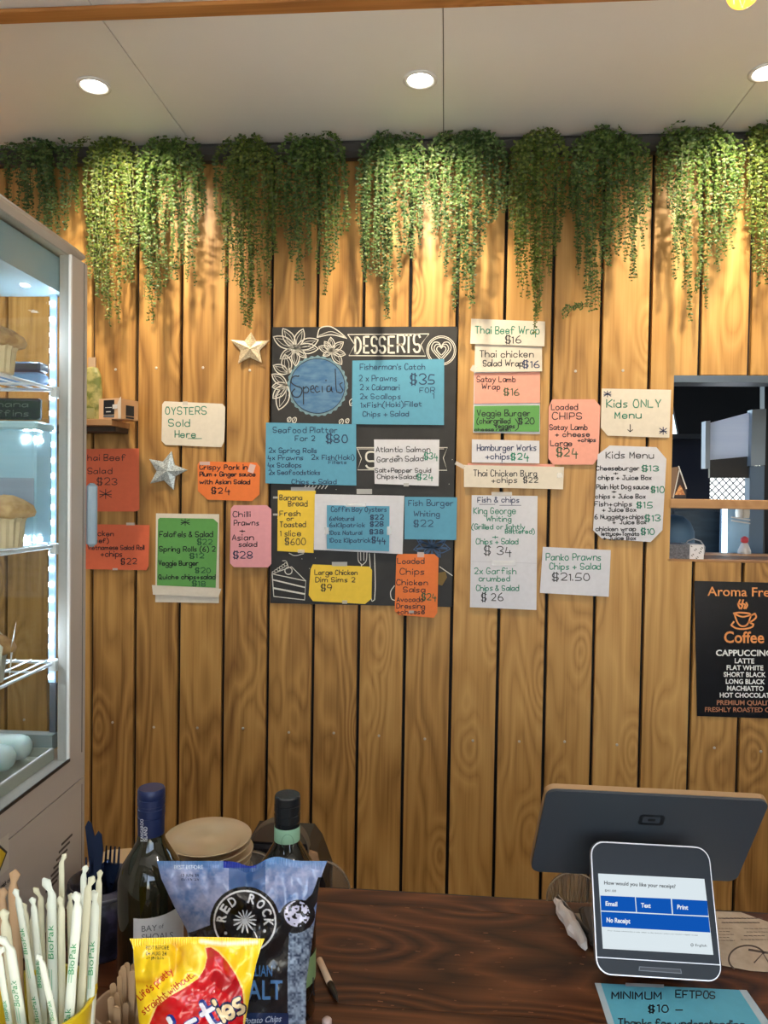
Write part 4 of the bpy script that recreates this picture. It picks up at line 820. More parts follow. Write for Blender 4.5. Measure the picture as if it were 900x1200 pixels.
# wire shelves
def lz(px, py): return lx(px, py, Yl=-.045).z
LED_Y = -.035
for z_ in (lz(60, 457), lz(65, 640), lz(57, 776)):
    sh = MB(); xa, xb, ya, yb = -FW+.03, -.028, -FD+.04, -.045
    sh.tube([(xa, ya, z_), (xb, ya, z_), (xb, yb, z_), (xa, yb, z_)], .0028, 6, closed=True)
    for k in range(15):
        x_ = xa+(xb-xa)*(k+.5)/15; sh.tube([(x_, ya, z_+.003), (x_, yb, z_+.003)], .0014, 5)
    for y_ in (ya+.1, ya+.2, ya+.3): sh.tube([(xa, y_, z_), (xb, y_, z_)], .0018, 5)
    s_o = sh.build('wire_shelf', mat('white_coated_wire', (.75, .78, .78), .35), fr_, smooth=True)
    MB().box((xb-.004, yb-.01, z_-.012), (xb+.006, yb+.01, z_+.004)).build('shelf_clip', M_white, s_o)
# LED strips
zt_l, zb_l = lx(60, 345, Yl=LED_Y).z, lx(62, 800, Yl=LED_Y).z
lc = lx(62, 560, Yl=LED_Y)
for side in (0, 1):
    xx = lc.x if side == 0 else -FW+.03
    st_ = MB().box((xx-.006, LED_Y, zb_l), (xx+.004, LED_Y+.004, zt_l)).build('led_strip', mat('led_strip_white', (.12, .16, .22), .3, 0, Emission_Color=(.36, .62, 1, 1), Emission_Strength=.8), fr_)
    N = 25
    for k in range(N):
        z_ = zb_l+(zt_l-zb_l)*(k+.4)/N
        if side == 0: MB().cbox((xx-.0045, LED_Y-.004, z_-.0035), (xx+.0025, LED_Y-.0003, z_+.0035), .0008).build('led_chip', emit('led_chip', (.75, .88, 1), 60), st_)
    MB().box((xx-.004, LED_Y, gz+.02), (xx+.006, LED_Y+.006, zb_l-.001)).build('cable_duct', mat('duct_grey', srgb(70, 76, 84), .5), fr_)
    for k in range(4):
        l = light('led_glow', 'POINT', (0, 0, 0), .5, (.75, .88, 1), shadow_soft_size=.003); l.parent = fr_; l.location = (xx+(-.02 if side == 0 else .02), LED_Y-.03, zb_l+(zt_l-zb_l)*(k+.5)/4)
MB().box((lc.x+.008, -.030, gz+.01), (lc.x+.016, -.012, ttop-.03)).build('inner_upright', mat('upright_grey', srgb(120, 132, 140), .35, .3), fr_)
MB().box((-FW+.02, -FD+.02, ttop-.055), (-.022, -.02, ttop-.003)).build('lamp_canopy', mat('canopy_pale', srgb(150, 172, 178), .3), fr_)
mbk = MB()
for k in range(5): mbk.box((-.06-k*.07, -.09, ttop-.0565), (-.05-k*.07, -.08, ttop-.0552))
mbk.build('top_led', emit('top_led', (.8, .92, 1), 20), fr_)
# base tray and ribs
tz = lx(62, 876, X=-.03).z
tr_ = MB(); th_ = .0025
tr_.box((-.03, -FD+.04, gz-.0), (-.03+th_, -.05, tz)); tr_.box((-FW+.03, -.05, gz), (-.03+th_, -.05+th_, tz)); tr_.box((-FW+.03, -FD+.04, gz), (-.03, -.05, gz+.004))
tr_.build('base_tray', mat('tray_cream_plastic', srgb(186, 186, 170), .35, 0, Transmission_Weight=.15), fr_)
MB().tube([(-.03+th_/2, -FD+.04, tz), (-.03+th_/2, -.052, tz)], .0022, 6).build('tray_lip', M_white, fr_)
p_first = lx(48, 872, X=-.055)
for k in range(8):
    y_ = -.085-k*.046
    R_ = .019; M_ = Matrix.Translation((-.045, y_, gz+.012+R_)) @ Matrix.Rotation(-PI/2, 4, 'Y')
    MB().lathe([(.001, 0), (R_*.6, .002), (R_*.9, .008), (R_, .018), (R_, .30)], n=20, M=M_).build('vent_rib', mat('frosted_white_plastic', srgb(186, 200, 196), .4, 0, Subsurface_Weight=.2), fr_, smooth=True)
MB().box((-FW+.03, -.048, tz-.004), (-.03, -.03, tz+.02)).build('rear_rail', mat('rail_grey', srgb(140, 150, 150), .4, .3), fr_)
# warning sticker
stk = lx(2, 1000, X=0); sy, sz_ = stk.y, stk.z
MB().box((.0002, sy-.2, sz_-.028), (.0005, sy+.016, sz_+.020)).build('label_plate', mat('sticker_white', srgb(190, 184, 172), .4), fr_)
c_ = lx(-1, 1006, X=0)
dm = MB(); s_ = .018; dm.add([(.0008, c_.y-s_, c_.z), (.0008, c_.y, c_.z-s_), (.0008, c_.y+s_, c_.z), (.0008, c_.y, c_.z+s_)], [(0, 1, 2, 3)]); dm.build('warning_diamond_border', M_black, fr_)
dm = MB(); s_ = .0135; dm.add([(.0011, c_.y-s_, c_.z), (.0011, c_.y, c_.z-s_), (.0011, c_.y+s_, c_.z), (.0011, c_.y, c_.z+s_)], [(0, 1, 2, 3)]); dm.build('warning_diamond', mat('warning_yellow', srgb(214, 180, 40), .4), fr_)
tm = MB(); write(tm, 'risk of fire', 2, 20, 1041, 5, lambda a, b: lx(a, b, X=.0012), .8, -16); tm.build('sticker_text', M_ink, fr_)
# slatted vent low on the side
for k in range(7):
    a = lx(62+k*3, 1036-k*9, X=0)
    MB().box((.0, a.y-.022, a.z-.0015), (.001, a.y+.012, a.z+.0015)).build('vent_slot', mat('vent_shadow', srgb(70, 60, 52), .6), fr_)

Mf = Matrix.Translation((cor.x, cor.y, COUNTER)) @ Matrix.Rotation(ang, 4, 'Z')
def muffin(px, py, shelf_z, R, hh, label, top, wrap, paperwrap=False):
    d = Rinv @ ray(px, py); o = Rinv @ (Vector((0, 0, CAMZ))-Vector((cor.x, cor.y, COUNTER)))
    t = (-.052-o.x)/d.x; p = o+d*t; p.x = -.052; loc = Mf @ Vector((p.x, p.y, shelf_z+.0055))
    r = empty('muffin', loc, label, 'muffin', 'muffins on the cabinet shelves')
    n = 36; mb = MB(); prof = [(R*.62, 0), (R*.70, hh*.5), (R*.78, hh*.62)]
    vs = []
    for rr, z in prof:
        for i in range(n): a = 2*PI*i/n; q = rr*(1+(.045 if i % 2 else -.03)); vs.append((q*math.cos(a), q*math.sin(a), z))
    fs = [(j*n+i, j*n+(i+1) % n, (j+1)*n+(i+1) % n, (j+1)*n+i) for j in range(2) for i in range(n)]+[tuple(range(n-1, -1, -1))]
    mb.add(vs, fs); mb.build('paper_case', wrap, r)
    mb = MB(); P = [(R*.74, hh*.58), (R*.98, hh*.62), (R*1.04, hh*.70), (R*.95, hh*.82), (R*.7, hh*.93), (R*.35, hh*1.0), (R*.02, hh*1.02)]
    mb.lathe(P, n=28); mb.v = [(x*(1+.05*math.sin(7*x/R+3*y/R)), y*(1+.05*math.sin(5*y/R)), z+.0015*math.sin(40*x/R)) for x, y, z in mb.v]; mb.build('dome', top, r, smooth=True)
    if paperwrap:
        mb = MB()
        for k in range(4):
            a = k*PI/2+.5; c, s = math.cos(a), math.sin(a)
            def T(u, z, o_=1.0): return (o_*(R*.85*c-u*s), o_*(R*.85*s+u*c), z)
            mb.add([T(-R*.5, hh*.1), T(R*.5, hh*.1), T(R*.62, hh*.8, 1.08), T(0, hh*1.25, 1.25), T(-R*.62, hh*.8, 1.08)], [(0, 1, 2, 3, 4)])
        mb.build('tulip_paper', wrap, r)
    return r
M_case = mat('muffin_case_paper', srgb(214, 190, 150), .7); M_top1 = noisy('golden_crumb', srgb(150, 104, 62), srgb(206, 164, 108), 60, .8, bump=.6); M_top2 = noisy('pale_crumb', srgb(176, 132, 80), srgb(214, 176, 120), 80, .8, bump=.5)
M_tul = mat('tulip_paper_white', srgb(206, 200, 182), .7)
muffin(-7, 448, lz(60, 457), .038, .062, 'dark topped muffin in cream case on the highest cabinet shelf', M_top1, M_case)
muffin(3, 650, lz(65, 640), .040, .072, 'golden domed muffin in pleated case on the middle cabinet shelf', M_top2, M_case)
muffin(-18, 800, lz(57, 776), .036, .066, 'muffin in tall white tulip paper on the lowest cabinet shelf', M_top1, M_tul, True)
# things at the back of the cabinet
def cab_box(name, label, cat, px0, px1, py0, zb_, Yl, dep, m):
    a = lx(px1, py0, Yl=Yl); b = lx(px0, py0, Yl=Yl)
    r = empty(name, Mf @ Vector(((a.x+b.x)/2, Yl, zb_)), label, cat, rot=(0, 0, ang)); hw = (a.x-b.x)/2; h_ = a.z-zb_
    MB().cbox((-hw, 0, 0), (hw, dep, h_), .003).build('body', m, r); return r, hw, h_
r, hw, h_ = cab_box('cake_tub', 'tall pale blue plastic tub at the back of the middle shelf', 'tub', -60, 42, 503, lz(65, 640)+.005, -.10, .05, mat('pale_blue_tub', srgb(176, 216, 230), .3, 0, Transmission_Weight=.3))
MB().cbox((-hw-.003, -.003, h_), (hw+.003, .053, h_+.012), .003).build('lid', mat('tub_lid', srgb(176, 206, 214), .3), r)
MB().box((-hw+.002, -.0012, h_*.25), (hw-.002, -.0002, h_*.58)).build('label_band', mat('tub_label', srgb(150, 166, 184), .5), r)
r, hw, h_ = cab_box('price_card', 'dark chalk price card hanging under the top cabinet shelf', 'card', -30, 48, 467, lz(60, 493), -.055, .002, mat('slate_card', srgb(52, 52, 58), .7))
tm = MB(); 
for k, s in enumerate(('Banana', 'Muffins')): write(tm, s, -hw+.01, hw-.02, -(h_-.013-k*.014), .008, lambda a, b: Vector((a, -.0008, -b)), .0012)
tm.build('chalk_words', M_chalkgrey, r)
r, hw, h_ = cab_box('butter_tub', 'low blue and white packet behind the top shelf muffin', 'packet', -10, 46, 436, lz(60, 457)+.0058, -.075, .03, mat('packet_blue', srgb(120, 168, 214), .4))
MB().cbox((-hw, .0, h_+.0005), (hw, .03, h_+.016), .003).build('dark_lid', mat('packet_dark', srgb(50, 60, 76), .4), r)

# ------------------------------------------------------------------ counter things
SIL = .0004
def stand(px, depth): p = w(px, 600, depth); return Vector((p.x, depth, COUNTER+SIL))
def bottle(px, depth, top_py, label, R, glass, cap_m, cap_h_px, name='wine_bottle'):
    o = stand(px, depth); H = w(px, top_py, depth).z-COUNTER
    o.x = w(px, top_py, depth).x
    r = empty(name, o, label, 'bottle'); k = H/.31
    prof = [(R*.9, .0), (R, .004), (R, .18*k), (R*.985, .195*k), (R*.86, .212*k), (R*.62, .228*k), (R*.44, .242*k), (.0148, .256*k), (.0140, .30*k)]
    MB().lathe(prof, n=48).build('glass_body', glass, r, smooth=True)
    ch = cap_h_px*depth/FPX
    p = [(.0155, H-ch), (.0158, H-.034), (.0150, H-.0335), (.0150, H-.032), (.0162, H-.0315), (.0162, H-.024), (.0155, H-.0235), (.0155, H-.020), (.0163, H-.0195), (.0163, H-.012), (.0156, H-.0115), (.0162, H-.010), (.0160, H-.002), (.0148, H)]
    MB().lathe(p, n=40).build('screw_cap', cap_m, r, smooth=False)
    return r, H, o, k
M_bg = mat('dark_bottle_glass', srgb(20, 24, 10), .05, 0, IOR=1.5, Specular_IOR_Level=.8, Coat_Weight=.3)
M_bg2 = mat('black_green_bottle_glass', srgb(8, 12, 8), .05, 0, Specular_IOR_Level=.8)
r, H, o, k = bottle(177.5, .86, 923, 'green wine bottle with navy blue screw cap at the left', .0385, M_bg, mat('navy_cap', srgb(24, 38, 78), .4, .2), 65)
smooth_angle(r.children[1], 30) if r.children else None
def on_cyl(root_o, R, depth_o):
    """pixel -> point on the front of an upright cylinder"""
    def f(px, py, e=.0006):
        d = ray(px, py); ox, oy = -root_o.x, -root_o.y; a = d.x**2+d.y**2; b = 2*(ox*d.x+oy*d.y); c = ox*ox+oy*oy-(R+e)**2; disc = max(b*b-4*a*c, 0); t = (-b-math.sqrt(disc))/(2*a)
        return Vector((d.x*t, d.y*t, CAMZ+d.z*t))
    return f
def cyl_patch(r, o, R, px0, px1, z0, z1, m, name, e=.0004):
    f = on_cyl(o, R, o.y); a0 = f(px0, 1000, e); a1 = f(px1, 1000, e); t0 = math.atan2(a0.y-o.y, a0.x-o.x); t1 = math.atan2(a1.y-o.y, a1.x-o.x)
    mb = MB(); N = 24; vs = []
    for i in range(N+1):
        t = t0+(t1-t0)*i/N
        for z in (z0, z1): vs.append(((R+e)*math.cos(t), (R+e)*math.sin(t), z))
    mb.add(vs, [(2*i, 2*i+2, 2*i+3, 2*i+1) for i in range(N)]); return mb.build(name, m, r, smooth=True)
zl = w(177, 1077, .822).z-o.z
lb = cyl_patch(r, o, .0385, 157, 216.5, .055, zl, mat('bottle_label_white', srgb(206, 210, 216), .5), 'label')
f = on_cyl(o, .0385, .86); tm = MB()
mpx = lambda a, b: f(a, b, .0009)-o
ptext(tm, 'BAY', 166, 184, 1092, 7, mpx, -1.4); ptext(tm, 'of', 186, 192, 1088, 5, mpx, -.5); ptext(tm, 'SHOALS', 166, 203, 1102.5, 7.5, mpx, -3); tm.build('label_lettering', mat('label_grey_ink', srgb(90, 98, 110), .5), r)
fc = on_cyl(o, .0158, .86); tm = MB()
v, f_ = font_xy('KANGAROO', 0, 26, 0, 3.6); tm.add([fc(168+y, 986-x, .0006)-o for x, y in v], f_)
v, f_ = font_xy('ISLAND', 0, 17, 0, 4.2); tm.add([fc(172.5+y, 986-x, .0006)-o for x, y in v], f_)
tm.build('cap_lettering', mat('silver_print', (.7, .72, .78), .4), r)
r, H, o, k = bottle(337, .90, 931, 'wine bottle with black screw cap and mint green neck band', .0375, M_bg2, mat('black_cap', (.01, .012, .014), .25, .2), 38)
z0_, z1_ = w(337, 1000, .885).z-o.z, w(337, 973, .885).z-o.z
MB().lathe([(.0157, z0_), (.0160, z0_+.001), (.0160, z1_)], n=40, cap=False).build('neck_band', mat('mint_band', srgb(146, 190, 160), .5), r, smooth=True)
circ_ = MB(); fc = on_cyl(o, .0160, .9); line([(337+7*math.cos(a), 987+9*math.sin(a)) for a in [i*PI/8 for i in range(17)]], .5, mb=circ_, mp=lambda a, b: fc(a, b, .0004)-o); circ_.build('band_ring', mat('mint_dark', srgb(100, 140, 116), .5), r)
zl = w(368, 1118, .89).z-o.z
lb = cyl_patch(r, o, .0375, 305, 373.4, .045, zl, mat('sage_label', srgb(118, 146, 100), .55), 'label')
f = on_cyl(o, .0375, .9); tm = MB(); mpx = lambda a, b: f(a, b, .0008)-o
ribbon(tm, [Vector((367, 1146)), Vector((367, 1158)), Vector((368, 1166))], 1.6, mpx); ribbon(tm, [Vector((361, 1173)), Vector((366, 1162)), Vector((372, 1160))], .7, mpx); write(tm, 'Wild Ridge' if False else 'Wine', 361, 372, 1196, 4, mpx, .7)
tm.build('label_figure', M_ink, r)

# ---- crisp packets: printed film, colour laid out on the sheet
def lin(c): return np.array(srgb(*c))
def raster(img, X, Y, tris, col):
    for a, b, c in tris:
        x0, x1 = min(a[0], b[0], c[0]), max(a[0], b[0], c[0]); y0, y1 = min(a[1], b[1], c[1]), max(a[1], b[1], c[1])
        i0 = np.searchsorted(Y, y0); i1 = np.searchsorted(Y, y1, 'right'); j0 = np.searchsorted(X, x0); j1 = np.searchsorted(X, x1, 'right')
        if i1 <= i0 or j1 <= j0: continue
        gx, gy = np.meshgrid(X[j0:j1], Y[i0:i1]); s = lambda p, q: (q[0]-p[0])*(gy-p[1])-(q[1]-p[1])*(gx-p[0])
        d1, d2, d3 = s(a, b), s(b, c), s(c, a); m_ = ((d1 >= 0) & (d2 >= 0) & (d3 >= 0)) | ((d1 <= 0) & (d2 <= 0) & (d3 <= 0))
        img[i0:i1, j0:j1][m_] = col
def text_tris(s, place, bold=0):
    v, f = font_mesh(s, bold); T = []
    xs = [p.x for p in v]; a, b = min(xs), max(xs)
    for q in f:
        P = [place((v[i].x-a)/(b-a), v[i].y/.69, b-a) for i in q]
        for k in range(1, len(P)-1): T.append((P[0], P[k], P[k+1]))
    return T
def poly_mask(GX_, GY_, poly):
    inside = np.zeros(GX_.shape, bool); n = len(poly)
    for i in range(n):
        (x1, y1), (x2, y2) = poly[i], poly[(i+1) % n]
        c = ((y1 > GY_) != (y2 > GY_)) & (GX_ < (x2-x1)*(GY_-y1)/(y2-y1+1e-12)+x1); inside ^= c
    return inside
def vnoise(X, Y, s, seed=0):
    r = np.random.default_rng(seed); G = r.random((64, 64)); x = X/s; y = Y/s; xi = np.floor(x).astype(int); yi = np.floor(y).astype(int); fx = x-xi; fy = y-yi; fx = fx*fx*(3-2*fx); fy = fy*fy*(3-2*fy)
    g = lambda a, b: G[b % 64, a % 64]
    return (g(xi, yi)*(1-fx)+g(xi+1, yi)*fx)*(1-fy)+(g(xi, yi+1)*(1-fx)+g(xi+1, yi+1)*fx)*fy
def packet(name, label, group, depth, Lf, Rf, ytop, ybot, NX, NY, paint, bulge, seed, topf=None):
    """closed pillow-shaped film bag; outline from edge functions, seal across the top"""
    us = np.linspace(0, 1, NX); vs_ = np.linspace(0, 1, NY); U, V = np.meshgrid(us, vs_)
    PY = ytop+(ybot-ytop)*V
    if topf is not None: PY = PY+topf(U)*(1-V)**3
    Lx = np.vectorize(Lf)(PY[:, 0])[:, None]; Rx = np.vectorize(Rf)(PY[:, 0])[:, None]
    PX = Lx+(Rx-Lx)*U
    prof = np.sin(np.clip(U, 0, 1)*PI)**.6*np.clip(1-np.exp(-(V*(ybot-ytop)-8)/34), 0, 1)*np.clip((1-V)*9, 0, 1)**.7
    cre = (vnoise(PX, PY*.35, 9, seed)-.5)*np.exp(-V*3.2)*.010+(vnoise(PX, PY, 30, seed+1)-.5)*.008+(vnoise(PX+PY*.8, PY-PX*.3, 16, seed+2)-.5)*.003
    cre += .0016*np.abs(((PX+PY*.55+6*np.sin(PY/17))/31) % 1-.5)*2+.0016*np.abs(((PX-PY*.8+5*np.sin(PX/13))/43) % 1-.5)*2
    th = bulge*prof+cre*np.clip(V*14, 0, 1)*np.clip(np.minimum(U, 1-U)*14, 0, 1)
    th = np.maximum(th, .0006)+.0003*np.sin(PX*2.2)*(V*(ybot-ytop) < 9)
    img = paint(PX, PY)
    D = np.array([[ray(x, y)[:] for x in (0, 900)] for y in (0, 1200)])
    dx_ = (D[0, 1]-D[0, 0])/900; dy_ = (D[1, 0]-D[0, 0])/1200; R = D[0, 0]+PX[..., None]*dx_+PY[..., None]*dy_
    P = R*(depth/R[..., 1:2]); P[..., 2] += CAMZ
    fr = R*((depth-th)[..., None]/R[..., 1:2]); fr[..., 2] += CAMZ; bk = R*((depth+th*.8)[..., None]/R[..., 1:2]); bk[..., 2] += CAMZ
    org = Vector((P[:, NX//2, 0].mean(), depth, P[..., 2].min())); 
    def mesh(pts, flip, nm, m, parent):
        me = bpy.data.meshes.new(nm); A = (pts.reshape(-1, 3)-np.array(org)); idx = np.arange(NX*NY).reshape(NY, NX)
        q = np.stack([idx[:-1, :-1], idx[1:, :-1], idx[1:, 1:], idx[:-1, 1:]], -1).reshape(-1, 4)
        if flip: q = q[:, ::-1]
        me.vertices.add(len(A)); me.vertices.foreach_set('co', A.ravel()); me.loops.add(q.size); me.loops.foreach_set('vertex_index', q.ravel().astype(np.int32)); me.polygons.add(len(q)); me.polygons.foreach_set('loop_start', np.arange(0, q.size, 4, dtype=np.int32)); me.polygons.foreach_set('loop_total', np.full(len(q), 4, np.int32))
        me.update(calc_edges=True); me.validate(); me.polygons.foreach_set('use_smooth', [True]*len(me.polygons)); me.materials.append(m)
        o = bpy.data.objects.new(nm, me); C.objects.link(o); o.parent = parent; return o
    root = empty(name, org, label, 'crisp packet', group)
    mm = mat('printed_film', (.5, .5, .5), .22); 
    n, l, b = nodes(mm)
    if not any(x.type == 'ATTRIBUTE' for x in n):
        at = n.new('ShaderNodeAttribute'); at.attribute_name = 'print'; l.new(at.outputs['Color'], b.inputs['Base Color']); b.inputs['Specular IOR Level'].default_value = .75; b.inputs['Roughness'].default_value = .2
    o = mesh(fr, False, 'printed_front', mm, root); ca = o.data.color_attributes.new('print', 'FLOAT_COLOR', 'POINT'); ca.data.foreach_set('color', np.concatenate([img, np.ones(img.shape[:2]+(1,))], -1).ravel().astype(np.float32))
    b2 = bk[::4, ::4] if False else bk
    s = 6; ii = list(range(0, NX, s)); ii = ii if ii[-1] == NX-1 else ii+[NX-1]; jj = list(range(0, NY, s)); jj = jj if jj[-1] == NY-1 else jj+[NY-1]
    sub = bk[np.ix_(jj, ii)]; me = bpy.data.meshes.new('plain_back'); A = sub.reshape(-1, 3)-np.array(org); W_ = len(ii); H_ = len(jj)
    me.from_pydata([tuple(a) for a in A], [], [(j*W_+i, j*W_+i+1, (j+1)*W_+i+1, (j+1)*W_+i) for j in range(H_-1) for i in range(W_-1)]); me.materials.append(mat('silver_film', (.5, .5, .52), .3, .6)); me.polygons.foreach_set('use_smooth', [True]*len(me.polygons))
    ob = bpy.data.objects.new('plain_back', me); C.objects.link(ob); ob.parent = root
    return root
def pl(pts): 
    ys = [p[0] for p in pts]; xs = [p[1] for p in pts]
    return lambda y: float(np.interp(y, ys, xs))
def paint1(PX, PY):
    n1 = vnoise(PX, PY, 17, 3); n2 = vnoise(PX, PY, 5, 4); n3 = vnoise(PX, PY, 2.2, 5); t = np.clip(n1*.5+n2*.35+n3*.25-.1, 0, 1)[..., None]
    img = lin((74, 108, 160))*(1-t)+lin((172, 176, 206))*t
    t2 = np.clip((1022-PY)/14, 0, 1)[..., None]*.7; img = img*(1-t2)+lin((70, 130, 186))*t2
    m = (PX > 268) & (PX < 311) & (PY < 1060); img[m] = lin((44, 84, 140))+(n1[m]*.06)[:, None]
    m = (PX > 262) & (PX < 300) & (PY < 1017); img[m] = lin((24, 48, 150))
    # black lower field, pale granite column at the right
    m = (PY > 1088+6*np.sin(PX/15)) & (PX < 337); img[m] = lin((22, 23, 27))+(n2[m]*.01)[:, None]
    g = np.clip(n2*.6+n3*.7-.25, 0, 1)[..., None]; col = lin((58, 72, 96))*(1-g)+lin((176, 196, 218))*g; m = (PY > 1085) & (PX >= 337); img[m] = col[m]
    m = poly_mask(PX, PY, [(318, 1078), (340, 1058), (337, 1140), (330, 1150), (300, 1110)]); img[m] = lin((20, 21, 24))
    m = (PY > 1187) & (PX < 338); img[m] = lin((30, 46, 84))
    # spoon
    a = math.radians(-28); ex = (PX-348)*math.cos(a)+(PY-1074)*math.sin(a); ey = -(PX-348)*math.sin(a)+(PY-1074)*math.cos(a)
    img[(ex/22)**2+(ey/19)**2 < 1] = lin((24, 26, 30)); img[poly_mask(PX, PY, [(356, 1057), (366, 1047), (373, 1028), (378, 1028), (374, 1052), (367, 1066)])] = lin((28, 30, 34))
    sp2 = ((PX-348)/15)**2+((PY-1071)/15)**2 < 1; m = sp2 & (n3+n2*.4 > .62); img[m] = lin((206, 206, 230))
    rr = np.hypot(PX-287, PY-1080); img[rr < 41] = lin((26, 24, 26)); img[(rr < 37) & (rr > 35)] = lin((220, 222, 224)); img[rr < 18.5] = lin((10, 10, 12))
    an = np.arctan2(PY-1078, PX-287); sr = 14*np.abs(np.cos(an*7))**1.4*1.0; img[(rr < np.maximum(sr, 3.2))] = lin((214, 220, 226))
    X = PX[0]; Y = PY[:, 0]
    T = []
    def arc(word, a0, a1, r0, h, wdl):
        for i, ch in enumerate(word):
            if ch == ' ': continue
            a_ = math.radians(a0+(a1-a0)*i/(len(word)-1)); ca, sa = math.cos(a_), math.sin(a_)
            def pf(u, v, _w): s_ = (u-.5)*wdl; rr_ = r0+v*h; return (287+rr_*ca-s_*sa, 1080+rr_*sa+s_*ca)
            T.extend(text_tris(ch, pf, .03))
    arc('RED ROCK', -172, 2, 22.5, 10.5, 8.2)
    return img, T, [('AUSTRALIAN', 262, 319, 1144, 12.5, (66, 112, 164)), ('SEA SALT', 236, 331, 1171, 22, (84, 128, 178)), ('BEST BEFORE', 204, 238, 1018.5, 4.6, (214, 226, 238)), ('13 JUN 24', 212, 233, 1027.5, 3.6, (30, 40, 60)), ('07:15 25', 212, 233, 1032, 3.0, (30, 40, 60))]
def fill_text(img, PX, PY, T, texts):
    # the sheet grid is skewed, so test triangles against the full coordinate arrays
    def ras(tris, col):
        for a, b, c in tris:
            x0, x1 = min(a[0], b[0], c[0])-.3, max(a[0], b[0], c[0])+.3; y0, y1 = min(a[1], b[1], c[1])-.3, max(a[1], b[1], c[1])+.3
            rows = np.where((PY[:, 0].clip(-9e9) <= y1+8) & (PY[:, 0] >= y0-8))[0]
            if len(rows) == 0: continue
            i0, i1 = rows[0], rows[-1]+1; gx = PX[i0:i1]; gy = PY[i0:i1]; s = lambda p, q: (q[0]-p[0])*(gy-p[1])-(q[1]-p[1])*(gx-p[0])
            d1, d2, d3 = s(a, b), s(b, c), s(c, a); m_ = ((d1 >= 0) & (d2 >= 0) & (d3 >= 0)) | ((d1 <= 0) & (d2 <= 0) & (d3 <= 0)); img[i0:i1][m_] = lin(col)
    ras(T, (222, 224, 226))
    for s, x0, x1, yb, cap, col in texts:
        ras(text_tris(s, lambda u, v, _w: (x0+u*(x1-x0), yb-v*cap), .012), col)
    return ras
def p1(PX, PY):
    img, T, tx = paint1(PX, PY); ras = fill_text(img, PX, PY, T, tx)
    for xx, yy in ((264.5, 1093.5), (310, 1091)): img[np.hypot(PX-xx, PY-yy) < 1.8] = lin((222, 224, 226))
    ras(text_tris('I', lambda u, v, _w: (301+u*2-v*4, 1100-v*9+u*1.5), .03), (222, 224, 226))
    ras(text_tris('Potato Chips', lambda u, v, _w: (285+u*44+v*2, 1200-v*7-u*3), .01), (180, 194, 214))
    return img
packet('crisp_packet', 'large blue and black sea salt crisp packet in front of bottles', 'crisp packets on the counter', .795,
       pl([(1006, 183), (1030, 189), (1060, 203), (1090, 219), (1120, 224), (1290, 226)]), pl([(1006, 385), (1015, 381), (1035, 374), (1070, 370), (1110, 365), (1150, 359), (1290, 358)]), 1009, 1279, 330, 420, p1, .034, 11,
       lambda U: 4*np.sin(U*PI)*0+6*np.exp(-((U-.55)/.07)**2)-5*np.exp(-((U-.7)/.08)**2))
